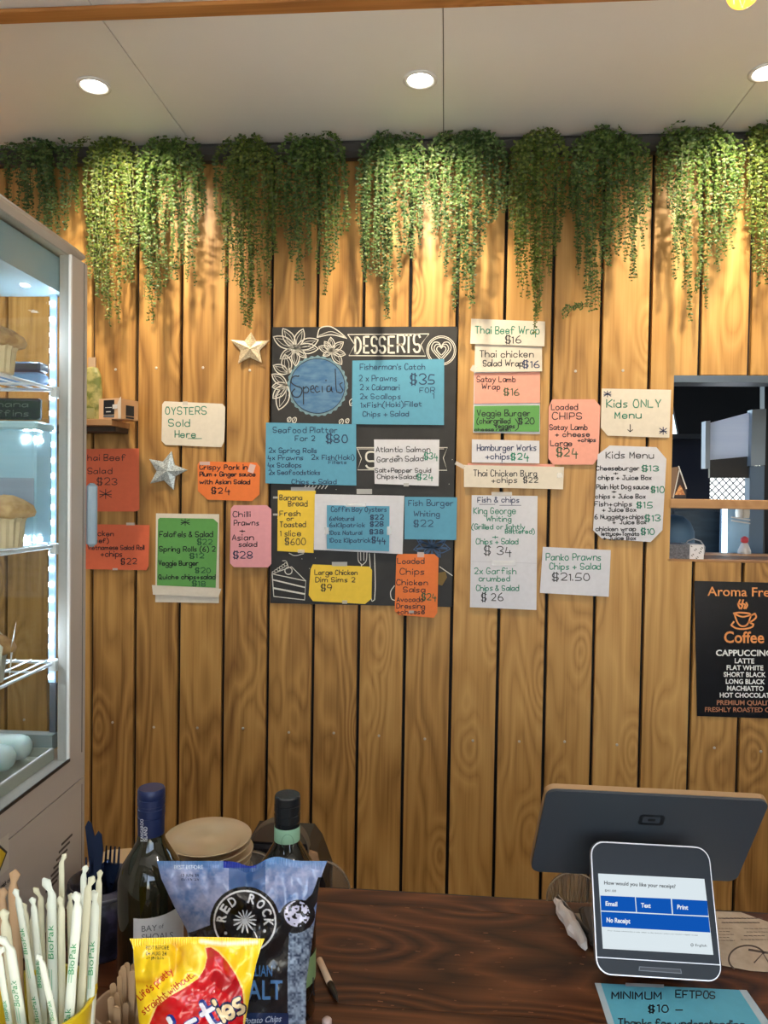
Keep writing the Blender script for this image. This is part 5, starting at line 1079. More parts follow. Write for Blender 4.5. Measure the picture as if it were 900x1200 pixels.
def p2(PX, PY):
    n1 = vnoise(PX, PY, 20, 8); n2 = vnoise(PX, PY, 6, 9); t = np.clip(n1*.8+n2*.2, 0, 1)[..., None]
    img = lin((238, 196, 24))*(1-t)+lin((250, 214, 44))*t
    def band(pts, wd_, col, soft=1.5):
        d = np.full(PX.shape, 1e9); P = smooth_poly([Vector(p) for p in pts], 6)
        for a, b in zip(P[:-1], P[1:]):
            vx, vy = b.x-a.x, b.y-a.y; L2_ = vx*vx+vy*vy+1e-9; tt = np.clip(((PX-a.x)*vx+(PY-a.y)*vy)/L2_, 0, 1); d = np.minimum(d, np.hypot(PX-a.x-tt*vx, PY-a.y-tt*vy))
        k = np.clip((wd_-d)/soft, 0, 1)[..., None]; img[:] = img*(1-k)+lin(col)*k
    band([(160, 1150), (178, 1150), (205, 1135), (214, 1118), (205, 1106)], 7, (214, 160, 24), 7)
    band([(228, 1106), (236, 1122), (226, 1146), (192, 1166), (172, 1185)], 5, (252, 230, 96), 5)
    band([(236, 1103), (262, 1106), (300, 1104)], 4, (244, 240, 214), 4)
    red = [(241, 1111), (247, 1110), (256, 1116), (266, 1127), (276, 1142), (284, 1160), (286, 1182), (284, 1215), (282, 1260), (170, 1260), (170, 1215), (176, 1198), (184, 1179), (198, 1168), (216, 1158), (232, 1147), (240, 1135), (243, 1122)]
    band(red+[red[0]], 2.2, (248, 214, 120), 1.2)
    m = poly_mask(PX, PY, red); img[m] = lin((196, 26, 34))+(n2[m][:, None]-.5)*.03
    img[poly_mask(PX, PY, [(252, 1135), (280, 1150), (285, 1175), (258, 1160), (246, 1148)])] = lin((168, 20, 30))
    band([(296, 1112), (292, 1140), (286, 1150)], 3, (250, 226, 100), 3)
    def tilt(x, y, ang_, wdt, cap): 
        c, s = math.cos(ang_), math.sin(ang_)
        return lambda u, v, _w: (x+u*wdt*c+v*cap*s, y-(-u*wdt*s)*1.0-v*cap*c) if False else (x+u*wdt*c-v*cap*s*-1*0-v*cap*(-s)*0+v*cap*s*(-1)*(-1)*0+u*0+v*cap*0+(v*cap*0), y+u*wdt*s-v*cap*c)
    ras = fill_text(img, PX, PY, [], [('BEST BEFORE', 171, 198, 1112.5, 4.2, (60, 50, 20)), ('04 AUG 24', 171, 195, 1119.5, 4.2, (60, 50, 20)), ('22 JB10:35', 171, 192, 1124, 3, (60, 50, 20))])
    def hand(s, x0, y0, x1, y1, cap, lw, col, hook=None):
        pls, W = stroke_text(s); dx, dy = x1-x0, y1-y0; L = math.hypot(dx, dy); ux, uy = dx/L, dy/L
        for p in pls:
            Q = [Vector((x0+q.x/W*L*ux+q.y/7*cap*uy*1.0, y0+q.x/W*L*uy-q.y/7*cap*ux)) for q in p]
            d = np.full(PX.shape, 1e9)
            ys0 = min(q.y for q in Q)-4; ys1 = max(q.y for q in Q)+4; rows = np.where((PY[:, 0] > ys0-4) & (PY[:, 0] < ys1+4))[0]
            if len(rows) == 0: continue
            i0, i1 = rows[0], rows[-1]+1; gx, gy = PX[i0:i1], PY[i0:i1]; d = np.full(gx.shape, 1e9)
            for a, b in zip(Q[:-1], Q[1:]):
                vx, vy = b.x-a.x, b.y-a.y; L2_ = vx*vx+vy*vy+1e-9; tt = np.clip(((gx-a.x)*vx+(gy-a.y)*vy)/L2_, 0, 1); d = np.minimum(d, np.hypot(gx-a.x-tt*vx, gy-a.y-tt*vy))
            img[i0:i1][d < lw/2] = lin(col)
    hand("Life's pretty", 165, 1172, 203, 1139, 8, 1.3, (186, 40, 24)); hand("straight without...", 169, 1189, 229, 1143, 8, 1.3, (186, 40, 24))
    for lw, col in ((9, (20, 44, 130)), (5.2, (236, 238, 244))):
        hand('Twist', 152, 1262, 262, 1199, 36, lw, col); 
    for lw, col in ((8, (20, 30, 70)), (4.4, (230, 206, 160))): hand('ies', 263, 1197, 287, 1184, 25, lw, col)
    return img
packet('crisp_packet', 'small glossy yellow and red snack packet at the front', 'crisp packets on the counter', .66,
       pl([(1098, 151), (1110, 156), (1140, 158), (1170, 160), (1200, 163), (1420, 166)]), pl([(1098, 311), (1110, 306), (1130, 300), (1160, 294), (1200, 287), (1420, 283)]), 1100, 1416, 330, 460, p2, .022, 23,
       lambda U: -2*np.sin(U*PI))

# ---- paper-wrapped straws in a yellow cup
cupd = .625; cc0 = w(45, 1172, cupd); cr = 66*cupd/FPX
cup = empty('straw_cup', (cc0.x, cupd, COUNTER+SIL), 'yellow cup full of wrapped straws at bottom left', 'cup'); chh = cc0.z-COUNTER
MB().lathe([(cr*.72, 0), (cr*.74, .003), (cr, chh), (cr+.002, chh+.001), (cr-.003, chh), (cr*.70, .006)], n=48, cap=True).build('cup_body', mat('yellow_plastic', srgb(232, 206, 40), .35), cup, smooth=True)
straw_paper = [mat('straw_wrap_white', srgb(212, 220, 208), .55), mat('straw_wrap_cream', srgb(204, 204, 178), .6), mat('straw_wrap_kraft', srgb(168, 138, 104), .65)]
GRN = mat('green_straw_print', srgb(52, 150, 92), .6); GRN2 = mat('pale_green_straw_print', srgb(140, 190, 158), .6)
SD = [ # top x, top y, x at y=1200, width px, depth, paper, label
 (22, 1058, 46, 9, .615, 0, 'straw with green flecked torn tip bending left'), (13, 1116, 26, 13, .575, 0, 'front straw at the left edge with folded wrapper tip'), (-1, 1122, 11, 9, .575, 0, 'pale straw cut by the left edge of the photo'),
 (7, 1088, 20, 13, .60, 1, 'straw behind the left front one with open square tip'), (40, 1067, 52, 9, .63, 0, 'slim straw between torn tip and widest straw'), (61, 1054, 62, 12, .645, 0, 'wide upright straw with large green print'),
 (50, 1131, 66, 9, .575, 0, 'short straw slanting right in front of the wide one'), (72, 1068, 73, 9, .64, 1, 'cream straw just right of the wide printed straw'), (91, 1066, 80, 13, .60, 0, 'front straw leaning left with green print along it'),
 (103, 1046, 93, 10, .63, 1, 'tall straw with frayed paper crown near the right'), (111, 1066, 104, 11, .64, 0, 'rightmost white straw beside the dark pot'), (72, 1014, 73, 7, .665, 1, 'tallest straw with pointed twisted tip'),
 (48, 1056, 52, 8, .66, 1, 'straw hidden behind the slim one, crumpled top'), (82, 1062, 84, 8, .655, 1, 'straw behind the leaning printed one'), (98, 1030, 96, 8, .66, 0, 'straw with blade-like folded wrapper tip'), (70, 1072, 66, 8, .672, 1, 'cream straw deep in the bundle behind the tallest one'), (58, 1076, 60, 9, .675, 1, 'cream straw deep in the bundle behind the wide one'), (84, 1078, 88, 9, .676, 1, 'cream straw deep in the bundle behind the leaning one'), (98, 1080, 100, 9, .675, 1, 'cream straw deep in the bundle behind the frayed one'), (36, 1086, 42, 9, .676, 1, 'cream straw deep in the bundle behind the slim one'), (116, 1036, 107, 8, .665, 1, 'straw at the back with dog-eared paper end'),
 (16, 1046, 24, 14, .66, 2, 'kraft wrapped straw behind the left group'), (3, 1062, 10, 12, .66, 2, 'kraft wrapped straw at the left edge'), (30, 1075, 38, 9, .65, 1, 'cream straw half hidden in the left group')]
for i, (tx, ty, bx, wp_, dp, pm, lab) in enumerate(SD):
    dp2 = .5*dp+.5*cupd
    top = w(tx, ty, dp); mid = w(bx, 1200, dp2); dirn = (mid-top).normalized(); L = .215
    # keep the lower end inside the cup
    rad = wp_*dp/FPX/2
    zb_ = COUNTER+.008; t_end = (zb_-top.z)/dirn.z
    bot = top+dirn*t_end; off = Vector((bot.x-cc0.x, bot.y-cupd, 0)); lim = cr*.68-rad
    if off.length > lim: off = off.normalized()*lim; bot = Vector((cc0.x+off.x, cupd+off.y, zb_))
    L = (bot-top).length
    r = empty('wrapped_straw', bot, lab, 'straw', 'paper wrapped straws in the yellow cup')
    n = 14; pts = []; rs = []
    for k in range(n+1):
        t = k/n
        if t < .0: pass
        P = bot*(1-t)+top*t
        # bend so the visible run passes through mid
        tm_ = (mid-bot).length/L; bend = (mid-(bot*(1-tm_)+top*tm_)); P = P+bend*min(1, .012/max(bend.length, 1e-6))*math.sin(PI*t)
        pts.append(P); rs.append(rad)
    tipv = (pts[-1]-pts[-2]).normalized(); side = Vector((random.uniform(-.6, .6), random.uniform(-.2, .2), 0))
    pts += [pts[-1]+tipv*rad*.8, pts[-1]+tipv*rad*1.8+side*rad*.8, pts[-1]+tipv*rad*3.2+side*rad*2.2, pts[-1]+tipv*rad*4.0+side*rad*3.4]; rs += [rad*.85, rad*.55, rad*1.05, rad*.25]
    mb = MB().tube([p-bot for p in pts], rs, 10, flat=.62, flatdir=(1, 0, 0)); mb.v = [(x+random.uniform(-1, 1)*rad*(.06), y, z) for x, y, z in mb.v]
    smooth_angle(mb.build('wrapper', straw_paper[pm], r), 50)
    # printing along the wrapper
    def onp(s, x_, lift=1.0):
        """s along from top (m), x_ across"""
        tt = max(0, min(1, 1-s/L)); f_ = tt*n; a = min(int(f_), n-1); P = pts[a]*(1-(f_-a))+pts[a+1]*(f_-a); xx = max(-1, min(1, x_/rad))
        return P+Vector((x_, -rad*.62*math.sqrt(max(0, 1-xx*xx))-.0004, 0))-bot
    if pm == 0 and wp_ >= 9:
        mb = MB()
        for s0 in (.012, .075, .135):
            s0 += (i*.013) % .03; v, f_ = font_xy('BioPak', 0, .030*min(1, wp_/11), 0, rad*1.15)
            mb.add([onp(s0+.034-x_, y_+rad*.55) for x_, y_ in v], f_)
        mb.build('brand_print', GRN, r)
        mb = MB()
        for s0 in (.05, .11): 
            for q_ in (-.4, .1): mb.add([onp(s0+(i*.01) % .02+a, rad*(q_+b)) for a, b in ((0, 0), (.018, 0), (.018, .18), (0, .18))], [(0, 1, 2, 3)])
        mb.build('small_print', GRN2, r)
# ---- wooden stirrers in a kraft cup
kd = .745; kc = w(151, 1178, kd); kr = 41*kd/FPX
kcup = empty('stirrer_cup', (kc.x, kd, COUNTER+SIL), 'kraft paper cup full of wooden stirrers beside yellow packet', 'cup'); kh = kc.z-COUNTER
MB().lathe([(kr*.74, 0), (kr*.75, .002), (kr, kh-.002), (kr+.0018, kh), (kr, kh+.002), (kr-.002, kh), (kr*.72, .004)], n=40).build('cup_body', mat('kraft_cup', srgb(176, 146, 116), .7), kcup, smooth=True)
M_stir = noisy('birch_stirrer', srgb(186, 152, 114), srgb(216, 186, 148), 30, .6, (1, 1, .15))
random.seed(5)
for k in range(32):
    a = random.uniform(0, 2*PI); rr = kr*.62*math.sqrt(random.random()); bx_, by_ = kc.x+rr*.6*math.cos(a), kd+rr*.6*math.sin(a)
    tx_, ty_ = kc.x+rr*1.15*math.cos(a)+.004*random.uniform(-1, 1), kd+rr*1.15*math.sin(a); zt_ = kc.z+random.uniform(.0, .022)+(.016 if ty_ > kd else -.003)
    b = Vector((bx_, by_, COUNTER+.006)); t = Vector((tx_, ty_, zt_)); r = empty('wooden_stirrer', b, 'round-ended wooden stirrer standing in the kraft cup', 'stirrer', 'wooden stirrers in the kraft cup')
    d = (t-b).normalized(); sd = Vector((math.cos(random.uniform(-.5, .5)), math.sin(random.uniform(-.5, .5)), 0)); sd = (sd-d*sd.dot(d)).normalized(); nn_ = d.cross(sd); L = (t-b).length; hw_ = .0031; poly = []
    for q_ in range(9): an_ = PI*q_/8; poly.append(d*(L-hw_+hw_*math.sin(an_))+sd*hw_*math.cos(an_))
    for q_ in range(5): an_ = PI+PI*q_/4; poly.append(d*(hw_+hw_*math.sin(an_))+sd*hw_*math.cos(an_))
    MB().prism(poly, nn_*.0014).build('stick', M_stir, r)
random.seed(21)
# ---- dark patterned pot with cutlery
pd_ = 1.0; pc_ = w(120, 1052, pd_); prr = .046
pot = empty('cutlery_pot', (pc_.x, pd_, COUNTER+SIL), 'dark navy embossed pot with grey band holding cutlery', 'pot'); ph_ = w(120, 1052, pd_-prr).z-COUNTER
MB().lathe([(prr*.86, 0), (prr*.9, .004), (prr*.98, ph_*.5), (prr, ph_), (prr-.003, ph_), (prr*.94, ph_*.5), (prr*.84, .006)], n=40).build('pot_body', noisy('embossed_navy', srgb(14, 16, 26), srgb(48, 44, 64), 70, .35, contrast=(.45, .6), bump=.8), pot, smooth=True)
MB().lathe([(prr+.0002, ph_-.014), (prr+.0012, ph_-.013), (prr+.0012, ph_-.009), (prr+.0002, ph_-.008)], n=40, cap=False).build('grey_band', mat('pewter_band', srgb(96, 98, 108), .35, .6), pot, smooth=True)
M_cut = mat('dark_blue_steel', srgb(60, 78, 116), .22, .85)  # even dark blue for the cutlery
for i, (tx, ty, bx, kind, lab) in enumerate([(115, 974, 118, 'knife', 'knife with the tallest rounded tip in the dark pot'), (108, 1005, 114, 'fork', 'fork leaning left against the glass cabinet'), (132, 992, 126, 'fork', 'fork leaning right in the dark pot'), (103, 962, 112, 'knife', 'thin knife at the far left of the dark pot'), (124, 1008, 122, 'spoon', 'short spoon in the middle of the dark pot')]):
    b = w(bx, 1052, pd_); b.z = COUNTER+.008; b.y = pd_+(.01*(i-2)); t = w(tx, ty, pd_+.008*(i-2)); r = empty(kind, b, 'dark steel '+lab, kind, 'cutlery standing in the dark pot')
    d = (t-b); L = d.length; d.normalize(); sd = (Vector((1, 0, 0))-d*d.x).normalized(); nn_ = d.cross(sd)
    MB().prism([sd*(-.004), sd*.004, d*L*.62+sd*.003, d*L*.62-sd*.003], nn_*.002).build('handle', M_cut, r)
    if kind == 'knife': MB().prism([d*L*.6-sd*.004, d*L*.6+sd*.006, d*L*.85+sd*.008, d*L*.97+sd*.005, d*L, d*L*.95-sd*.005], nn_*.0015).build('blade', M_cut, r)
    elif kind == 'spoon': MB().lathe([(.001, 0), (.009, .004), (.013, .018), (.010, .034), (.001, .042)], n=16, sy=.3, M=Matrix.Translation(d*L*.62)).build('bowl', M_cut, r, smooth=True)
    else:
        MB().prism([d*L*.6-sd*.004, d*L*.6+sd*.004, d*L*.78+sd*.011, d*L*.82+sd*.011, d*L*.82-sd*.011, d*L*.78-sd*.011], nn_*.0015).build('fork_neck', M_cut, r)
        for k in range(4): MB().prism([d*L*.81+sd*(-.011+k*.0062), d*L*.81+sd*(-.0076+k*.0062), d*L+sd*(-.0082+k*.0062), d*L+sd*(-.0102+k*.0062)], nn_*.0014).build('tine', M_cut, r)
# ---- napkins, plates and other things behind
nk0 = w(150, 1020, 1.13)
nk = empty('napkin_stack', (nk0.x, 1.10, COUNTER+SIL), 'fanned stack of cream paper napkins between pot and bottle', 'napkins')
nz = w(150, 1004, 1.12).z-COUNTER
M_nap = mat('cream_napkin', srgb(206, 180, 140), .8)
N_ = 22
for k in range(N_):
    a = -.25+.012*k; c, s = math.cos(a), math.sin(a); hw_, hd_ = .046, .030; z = nz*k/N_; ox = .004*math.sin(k*.8)
    pts = [(-hw_, -hd_), (hw_, -hd_), (hw_, hd_), (0, hd_+.018), (-hw_*.7, hd_+.008), (-hw_, hd_*.6)]
    MB().prism([((x*c-y*s)+ox, x*s+y*c, z) for x, y in pts], (0, 0, nz/N_*.86)).build('napkin', M_nap, nk)
ppx = w(244, 977, 1.31)
M_plate = mat('glazed_cream_china', srgb(196, 178, 148), .18, 0, Coat_Weight=.4)
R_ = 52.5*1.31/FPX; npl = 7; zt_ = ppx.z-.004; stpz = .0125; PZ0 = zt_-.022-stpz*(npl-1)
rs0 = empty('serving_box', (ppx.x, 1.31, BZ+.0005), 'low black box under the stack of cream plates', 'box'); MB().cbox((-.07, -.07, 0), (.07, .07, PZ0-BZ-.0012), .004).build('body', M_black, rs0)
pr0 = None
for k in range(npl):
    prof = [(R_*.50, 0), (R_*.52, .001), (R_*.75, .010), (R_*.97, .021), (R_, .0225), (R_*.985, .0235), (R_*.74, .0125), (R_*.56, .0055), (R_*.50, .005), (R_*.47, .0038), (.001, .0038)]
    z = PZ0+k*stpz; off = (.003*math.sin(k*2.1), .002*math.cos(k*1.7))
    lab = 'cream china plate, topmost of the stack behind the packets' if k == npl-1 else 'cream china plate in the stack below the topmost one'
    if pr0 is None:
        pr0 = MB().lathe(prof, n=56).build('plate', M_plate, smooth=True); o = pr0
    else: o = pr0.copy(); C.objects.link(o)
    o.location = (ppx.x+off[0], 1.31+off[1], z); tag(o, lab, 'plate', 'stacked cream plates')
# round hoop, dark crate, cloth and clear lids on the low bench
hc = w(328, 995, 1.40); hoop = empty('round_sieve', (hc.x, 1.40, BZ+.0005), 'grey hoop shaped sieve rim standing behind black capped bottle', 'sieve')
rr = 36*1.40/FPX; zc = hc.z-BZ
mb = MB(); N = 48; vs = []
for i in range(N):
    a = 2*PI*i/N
    for r1, y1 in ((rr, -.012), (rr, .012), (rr-.0015, .012), (rr-.0015, -.012), ): vs.append((r1*math.cos(a)*1.0, y1-.4*r1*math.sin(a)*.0, zc+r1*math.sin(a)))
mb.add(vs, [(4*i+q, 4*i+(q+1) % 4, 4*((i+1) % N)+(q+1) % 4, 4*((i+1) % N)+q) for i in range(N) for q in range(4)]); 
mb.v = [(x, y, z) for x, y, z in mb.v]
ho = mb.build('hoop_band', mat('grey_hoop', srgb(104, 98, 88), .4, .3), hoop, smooth=False); smooth_angle(ho)
MB().box((-.02, -.012, 0), (.02, .012, max(.002, zc-rr))).build('hoop_foot', M_black, hoop)
crx0, crx1 = w(294, 1000, 1.42).x, w(384, 1000, 1.42).x
cr_ = empty('black_crate', ((crx0+crx1)/2, 1.43, BZ+.0005), 'black plastic crate on the bench behind the bottles', 'crate'); hw_ = (crx1-crx0)/2; hh_ = w(330, 988, 1.40).z-BZ
MB().prism([(-hw_, -.03, 0), (hw_, -.03, 0), (hw_, -.03, hh_*.5), (hw_*.72, -.03, hh_*.86), (hw_*.5, -.03, hh_), (-hw_, -.03, hh_)], (0, .09, 0)).build('crate_body', M_black, cr_)
MB().box((-hw_, -.034, hh_-.012), (hw_*.48, -.031, hh_-.004)).build('crate_rim', mat('dark_grey_rim', (.04, .04, .045), .4), cr_)
cl_ = w(362, 1003, 1.40); clr = empty('tan_cloth', (cl_.x, 1.40, BZ+.0005), 'folded tan cloth bundle right of the mint banded bottle', 'cloth'); ch_ = w(362, 996, 1.4).z-BZ
mb = MB().lathe([(.018, 0), (.022, ch_*.3), (.021, ch_*.8), (.016, ch_*.95), (.002, ch_)], n=20, sy=.6); mb.v = [(x*(1+.12*math.sin(5*math.atan2(y, x))), y, z+.002*math.sin(60*x)) for x, y, z in mb.v]; mb.build('folds', mat('tan_cotton', srgb(150, 116, 84), .85), clr, smooth=True)
def clear_lid(px, py, rpx, dep, label, ribs):
    c = w(px, py, dep); R = rpx*dep/FPX; r = empty('clear_lid', (c.x, dep, BZ+.0005), label, 'lid', 'clear round lids standing on the back bench'); zc = max(c.z-BZ, .0)
    Mx = Matrix.Translation((0, 0, zc)) @ Matrix.Rotation(PI/2, 4, 'X')
    m_ = mat('smoky_clear_plastic', srgb(150, 140, 128), .25, 0, Alpha=.42)
    MB().lathe([(R, -.004), (R, .004)], n=48, M=Mx).build('disc', m_, r)
    MB().tube([(R*math.cos(a), -.004, zc+R*math.sin(a)) for a in [2*PI*i/48 for i in range(48)]], .0014, 6, closed=True).build('rim', mat('lid_rim', srgb(150, 136, 118), .3), r, smooth=True)
    if ribs:
        for k in range(13):
            x = -R*.9+k*R*.15; zt2 = math.sqrt(max(R*R-x*x, 0))*.98; MB().tube([(x, -.0052, zc+zt2), (x*.8, -.0052, zc-zt2*.7)], .0006, 4).build('rib', MATS['lid_rim'], r)
    if zc > R: MB().box((-.01, -.006, 0), (.01, .006, zc-R)).build('foot', m_, r)
clear_lid(374, 1044, 38, 1.46, 'smoky clear round lid leaning at the left counter edge', False)
clear_lid(672, 1053, 31, 1.44, 'smoky ribbed round lid seen under the black monitor', True)
clear_lid(296, 1030, 34, 1.34, 'grey rimmed round lid just right of the plates', False)

# ------------------------------------------------------------------ POS monitor and customer terminal
def frame_from(pts, depths):
    TL, TR, BR, BL = [w(x, y, d) for (x, y), d in zip(pts, depths)]
    c = (TL+TR+BR+BL)/4; ux = ((TR-TL)+(BR-BL)).normalized(); uy = ((TL-BL)+(TR-BR)); uy = (uy-ux*uy.dot(ux)).normalized(); n = ux.cross(uy)
    W_ = ((TR-TL).length+(BR-BL).length)/2; H_ = ((TL-BL).length+(TR-BR).length)/2
    return c, ux, uy, n, W_, H_
def rrect(W_, H_, r, n=7, z=0):
    P = []
    for cx_, cy_, a0 in ((W_/2-r, H_/2-r, 0), (-W_/2+r, H_/2-r, PI/2), (-W_/2+r, -H_/2+r, PI), (W_/2-r, -H_/2+r, 3*PI/2)):
        for k in range(n): a = a0+PI/2*k/(n-1); P.append(Vector((cx_+r*math.cos(a), cy_+r*math.sin(a), z)))
    return P
c, ux, uy, nn, W_, H_ = frame_from([(637, 926), (899.5, 937), (866, 1034), (624, 1020)], (1.03, 1.05, 1.135, 1.115))
print('monitor', W_, H_, nn)
mo = empty('pos_monitor', (c.x, 1.12, COUNTER+SIL), 'dark grey point of sale monitor seen from behind, tilted', 'monitor')
Mm = Matrix(((ux.x, uy.x, nn.x, c.x), (ux.y, uy.y, nn.y, c.y), (ux.z, uy.z, nn.z, c.z), (0, 0, 0, 1)))
def loc_build(mb, name, m, root, M, **k): mb.v = [tuple(M @ Vector(p)) for p in mb.v]; return world_child(mb, name, m, root, **k)
M_mon = mat('graphite_housing', srgb(66, 73, 81), .42, .15)
R1 = rrect(W_, H_, .014)
mb = MB(); n = len(R1); lay = [(1.0, -.004), (1.0, -.012)]
mb.prism([p+Vector((0, 0, -.011)) for p in R1], (0, 0, .008)); loc_build(mb, 'screen_edge', mat('lit_tan_edge', srgb(188, 156, 118), .35, .5), mo, Mm)  # tan light on the top edge is put into the edge colour
mb = MB(); mb.prism([Vector((p.x*.994, p.y*.990, -.003)) for p in R1], (0, 0, .004)); loc_build(mb, 'back_shell', M_mon, mo, Mm)
mb = MB(); mb.prism([Vector((p.x*.97, p.y*.96, -.0125)) for p in R1], (0, 0, .0015)); loc_build(mb, 'screen_panel', emit('pos_screen_glow', (.6, .7, .8), .4), mo, Mm)
# logo
mo_pl = c+nn*.0015
mpl = lambda x, y: wp(x, y, mo_pl, nn)
def ring_mesh(ro, ri, M, z):
    mb = MB(); n = len(ro); mb.add([M @ Vector((p.x, p.y, z)) for p in ro]+[M @ Vector((p.x, p.y, z)) for p in ri], [(i, (i+1) % n, n+(i+1) % n, n+i) for i in range(n)]); return mb
lc_ = Mm.inverted() @ mpl(763.5, 961); LW = .036
Ml = Mm @ Matrix.Translation((lc_.x, lc_.y, 0)); mb = ring_mesh(rrect(LW, LW*.60, .0055), rrect(LW*.70, LW*.36, .003), Ml, .0016); mb.add([Ml @ Vector((p.x, p.y, .0016)) for p in rrect(LW*.30, LW*.15, .0012)], [tuple(range(28))])
world_child(mb, 'logo', mat('logo_black', (.012, .014, .018), .3), mo)
mb = MB().cbox((c.x-.03, 1.115, COUNTER+.012), (c.x+.03, 1.145, c.z-.0), .004); world_child(mb, 'stand_neck', M_black, mo)
base0 = wz(682, 1080); mb = MB().cbox((wz(683, 1085).x, 1.068, COUNTER+SIL), (c.x+.06, 1.17, COUNTER+.010), .006); world_child(mb, 'stand_base', mat('base_grey', srgb(64, 62, 62), .5), mo)
c, ux, uy, nn, W_, H_ = frame_from([(691, 985), (829, 993), (848.5, 1151), (700, 1142)], (1.025, 1.03, .968, .962))
print('terminal', W_, H_, nn)
te = empty('payment_terminal', (c.x, c.y, COUNTER+SIL), 'tilted payment tablet asking how would you like your receipt', 'terminal')
Mt = Matrix(((ux.x, uy.x, nn.x, c.x), (ux.y, uy.y, nn.y, c.y), (ux.z, uy.z, nn.z, c.z), (0, 0, 0, 1)))
R1 = rrect(W_, H_, .018, 8)
loc_build(MB().prism([p+Vector((0, 0, -.010)) for p in R1], (0, 0, .010)), 'silver_frame', mat('silver_frame', srgb(196, 190, 186), .3, .6), te, Mt)
sy_ = (Mt.inverted() @ wp(770, 1126, c, nn)).y
def clip_rr(lo, hi, ins):
    P = rrect(W_-2*ins, H_-2*ins, .0165, 8); out = []
    for p in P: out.append(Vector((p.x, min(max(p.y, lo), hi), 0)))
    res = []
    for p in out:
        if not res or (res[-1]-p).length > 1e-6: res.append(p)
    return res
loc_build(MB().prism([p+Vector((0, 0, .0001)) for p in clip_rr(sy_+.0007, 9, .0016)], (0, 0, .0012)), 'black_glass', mat('tablet_black_glass', srgb(26, 30, 35), .3, 0, Specular_IOR_Level=.2), te, Mt)
loc_build(MB().prism([p+Vector((0, 0, .0001)) for p in clip_rr(-9, sy_-.0007, .0016)], (0, 0, .0012)), 'reader_chin', mat('reader_chin', srgb(32, 37, 43), .4, 0, Specular_IOR_Level=.25), te, Mt)
P0 = c+nn*.0015; tp = lambda x, y, e=0: wp(x, y, P0+nn*e, nn)
def tpoly(pts, e, name, m): mb = MB(); mb.prism([tp(x, y, e) for x, y in pts], nn*-.0003); return world_child(mb, name, m, te)
ts = lambda x, y: (680+x/5, 970+y/5)
scr = tpoly([ts(105, 268), ts(727, 300), ts(780, 745), ts(133, 708)][::-1], .0002, 'screen', emit('screen_white', (.80, .90, .95), .84))
Bm = emit('screen_blue', (.006, .10, .50), .85)
def spoly(pts, e, name, m):
    mb = MB(); mb.add([tp(x, y, e) for x, y in pts], [tuple(range(len(pts)))[::-1]]); return world_child(mb, name, m, te)
for nm, q_ in (('email_button', [(118, 397), (320, 406), (327, 494), (122, 485)]), ('text_button', [(325, 407), (530, 416), (537, 506), (332, 495)]), ('print_button', [(537, 417), (743, 428), (751, 516), (544, 507)]), ('no_receipt_button', [(122, 491), (752, 523), (762, 614), (127, 580)])): spoly([ts(*p) for p in q_][::-1] if False else [ts(*p) for p in q_], .0005, nm, Bm)
Tk = emit('screen_dark_text', (.03, .035, .04), .3); Tw = emit('screen_white_text', (.9, .95, 1), .85)
mb = MB(); mps = lambda x, y: tp(x, y, .0009)
def st(mb, s, x, y, x1, cap, dy, bold=0): a = ts(x, y); b = ts(x1, 0); ptext(mb, s, a[0], b[0], a[1], cap/5, mps, dy/5, bold)
st(mb, 'How would you like your receipt?', 140, 332, 558, 21, 22, .014); st(mb, '$41.00', 144, 374, 210, 13, 3); st(mb, 'English', 674, 694, 741, 14, 4); st(mb, 'Your contact information is only visible to this business unless you request a digital receipt', 160, 605, 690, 6, 28)
world_child(mb, 'dark_screen_text', Tk, te)
mb = MB(); ring = [ts(655+7*math.cos(a), 687+9*math.sin(a)) for a in [i*PI/6 for i in range(13)]]; ribbon(mb, [Vector(p) for p in ring], .5, mps); ribbon(mb, [Vector(ts(648, 687)), Vector(ts(662, 687))], .4, mps); world_child(mb, 'globe_icon', Tk, te)
mb = MB(); st(mb, 'Email', 148, 456, 217, 25, 4, .03); st(mb, 'Text', 356, 466, 413, 25, 3, .03); st(mb, 'Print', 568, 476, 632, 25, 4, .03); st(mb, 'No Receipt', 154, 553, 293, 27, 8, .03); world_child(mb, 'white_screen_text', Tw, te)
sl = [ts(345, 812), ts(590, 828), ts(596, 856), ts(342, 838)]
spoly(sl, .0004, 'card_slot_rim', mat('slot_rim', srgb(84, 88, 94), .3)); sl2 = [ts(350, 817), ts(586, 832), ts(590, 850), ts(348, 834)]; spoly(sl2, .0007, 'card_slot', M_black)
mb = MB().cbox((c.x-.05, c.y+.012, COUNTER+SIL), (c.x+.05, c.y+.055, COUNTER+.05), .01); world_child(mb, 'rear_stand', M_black, te)
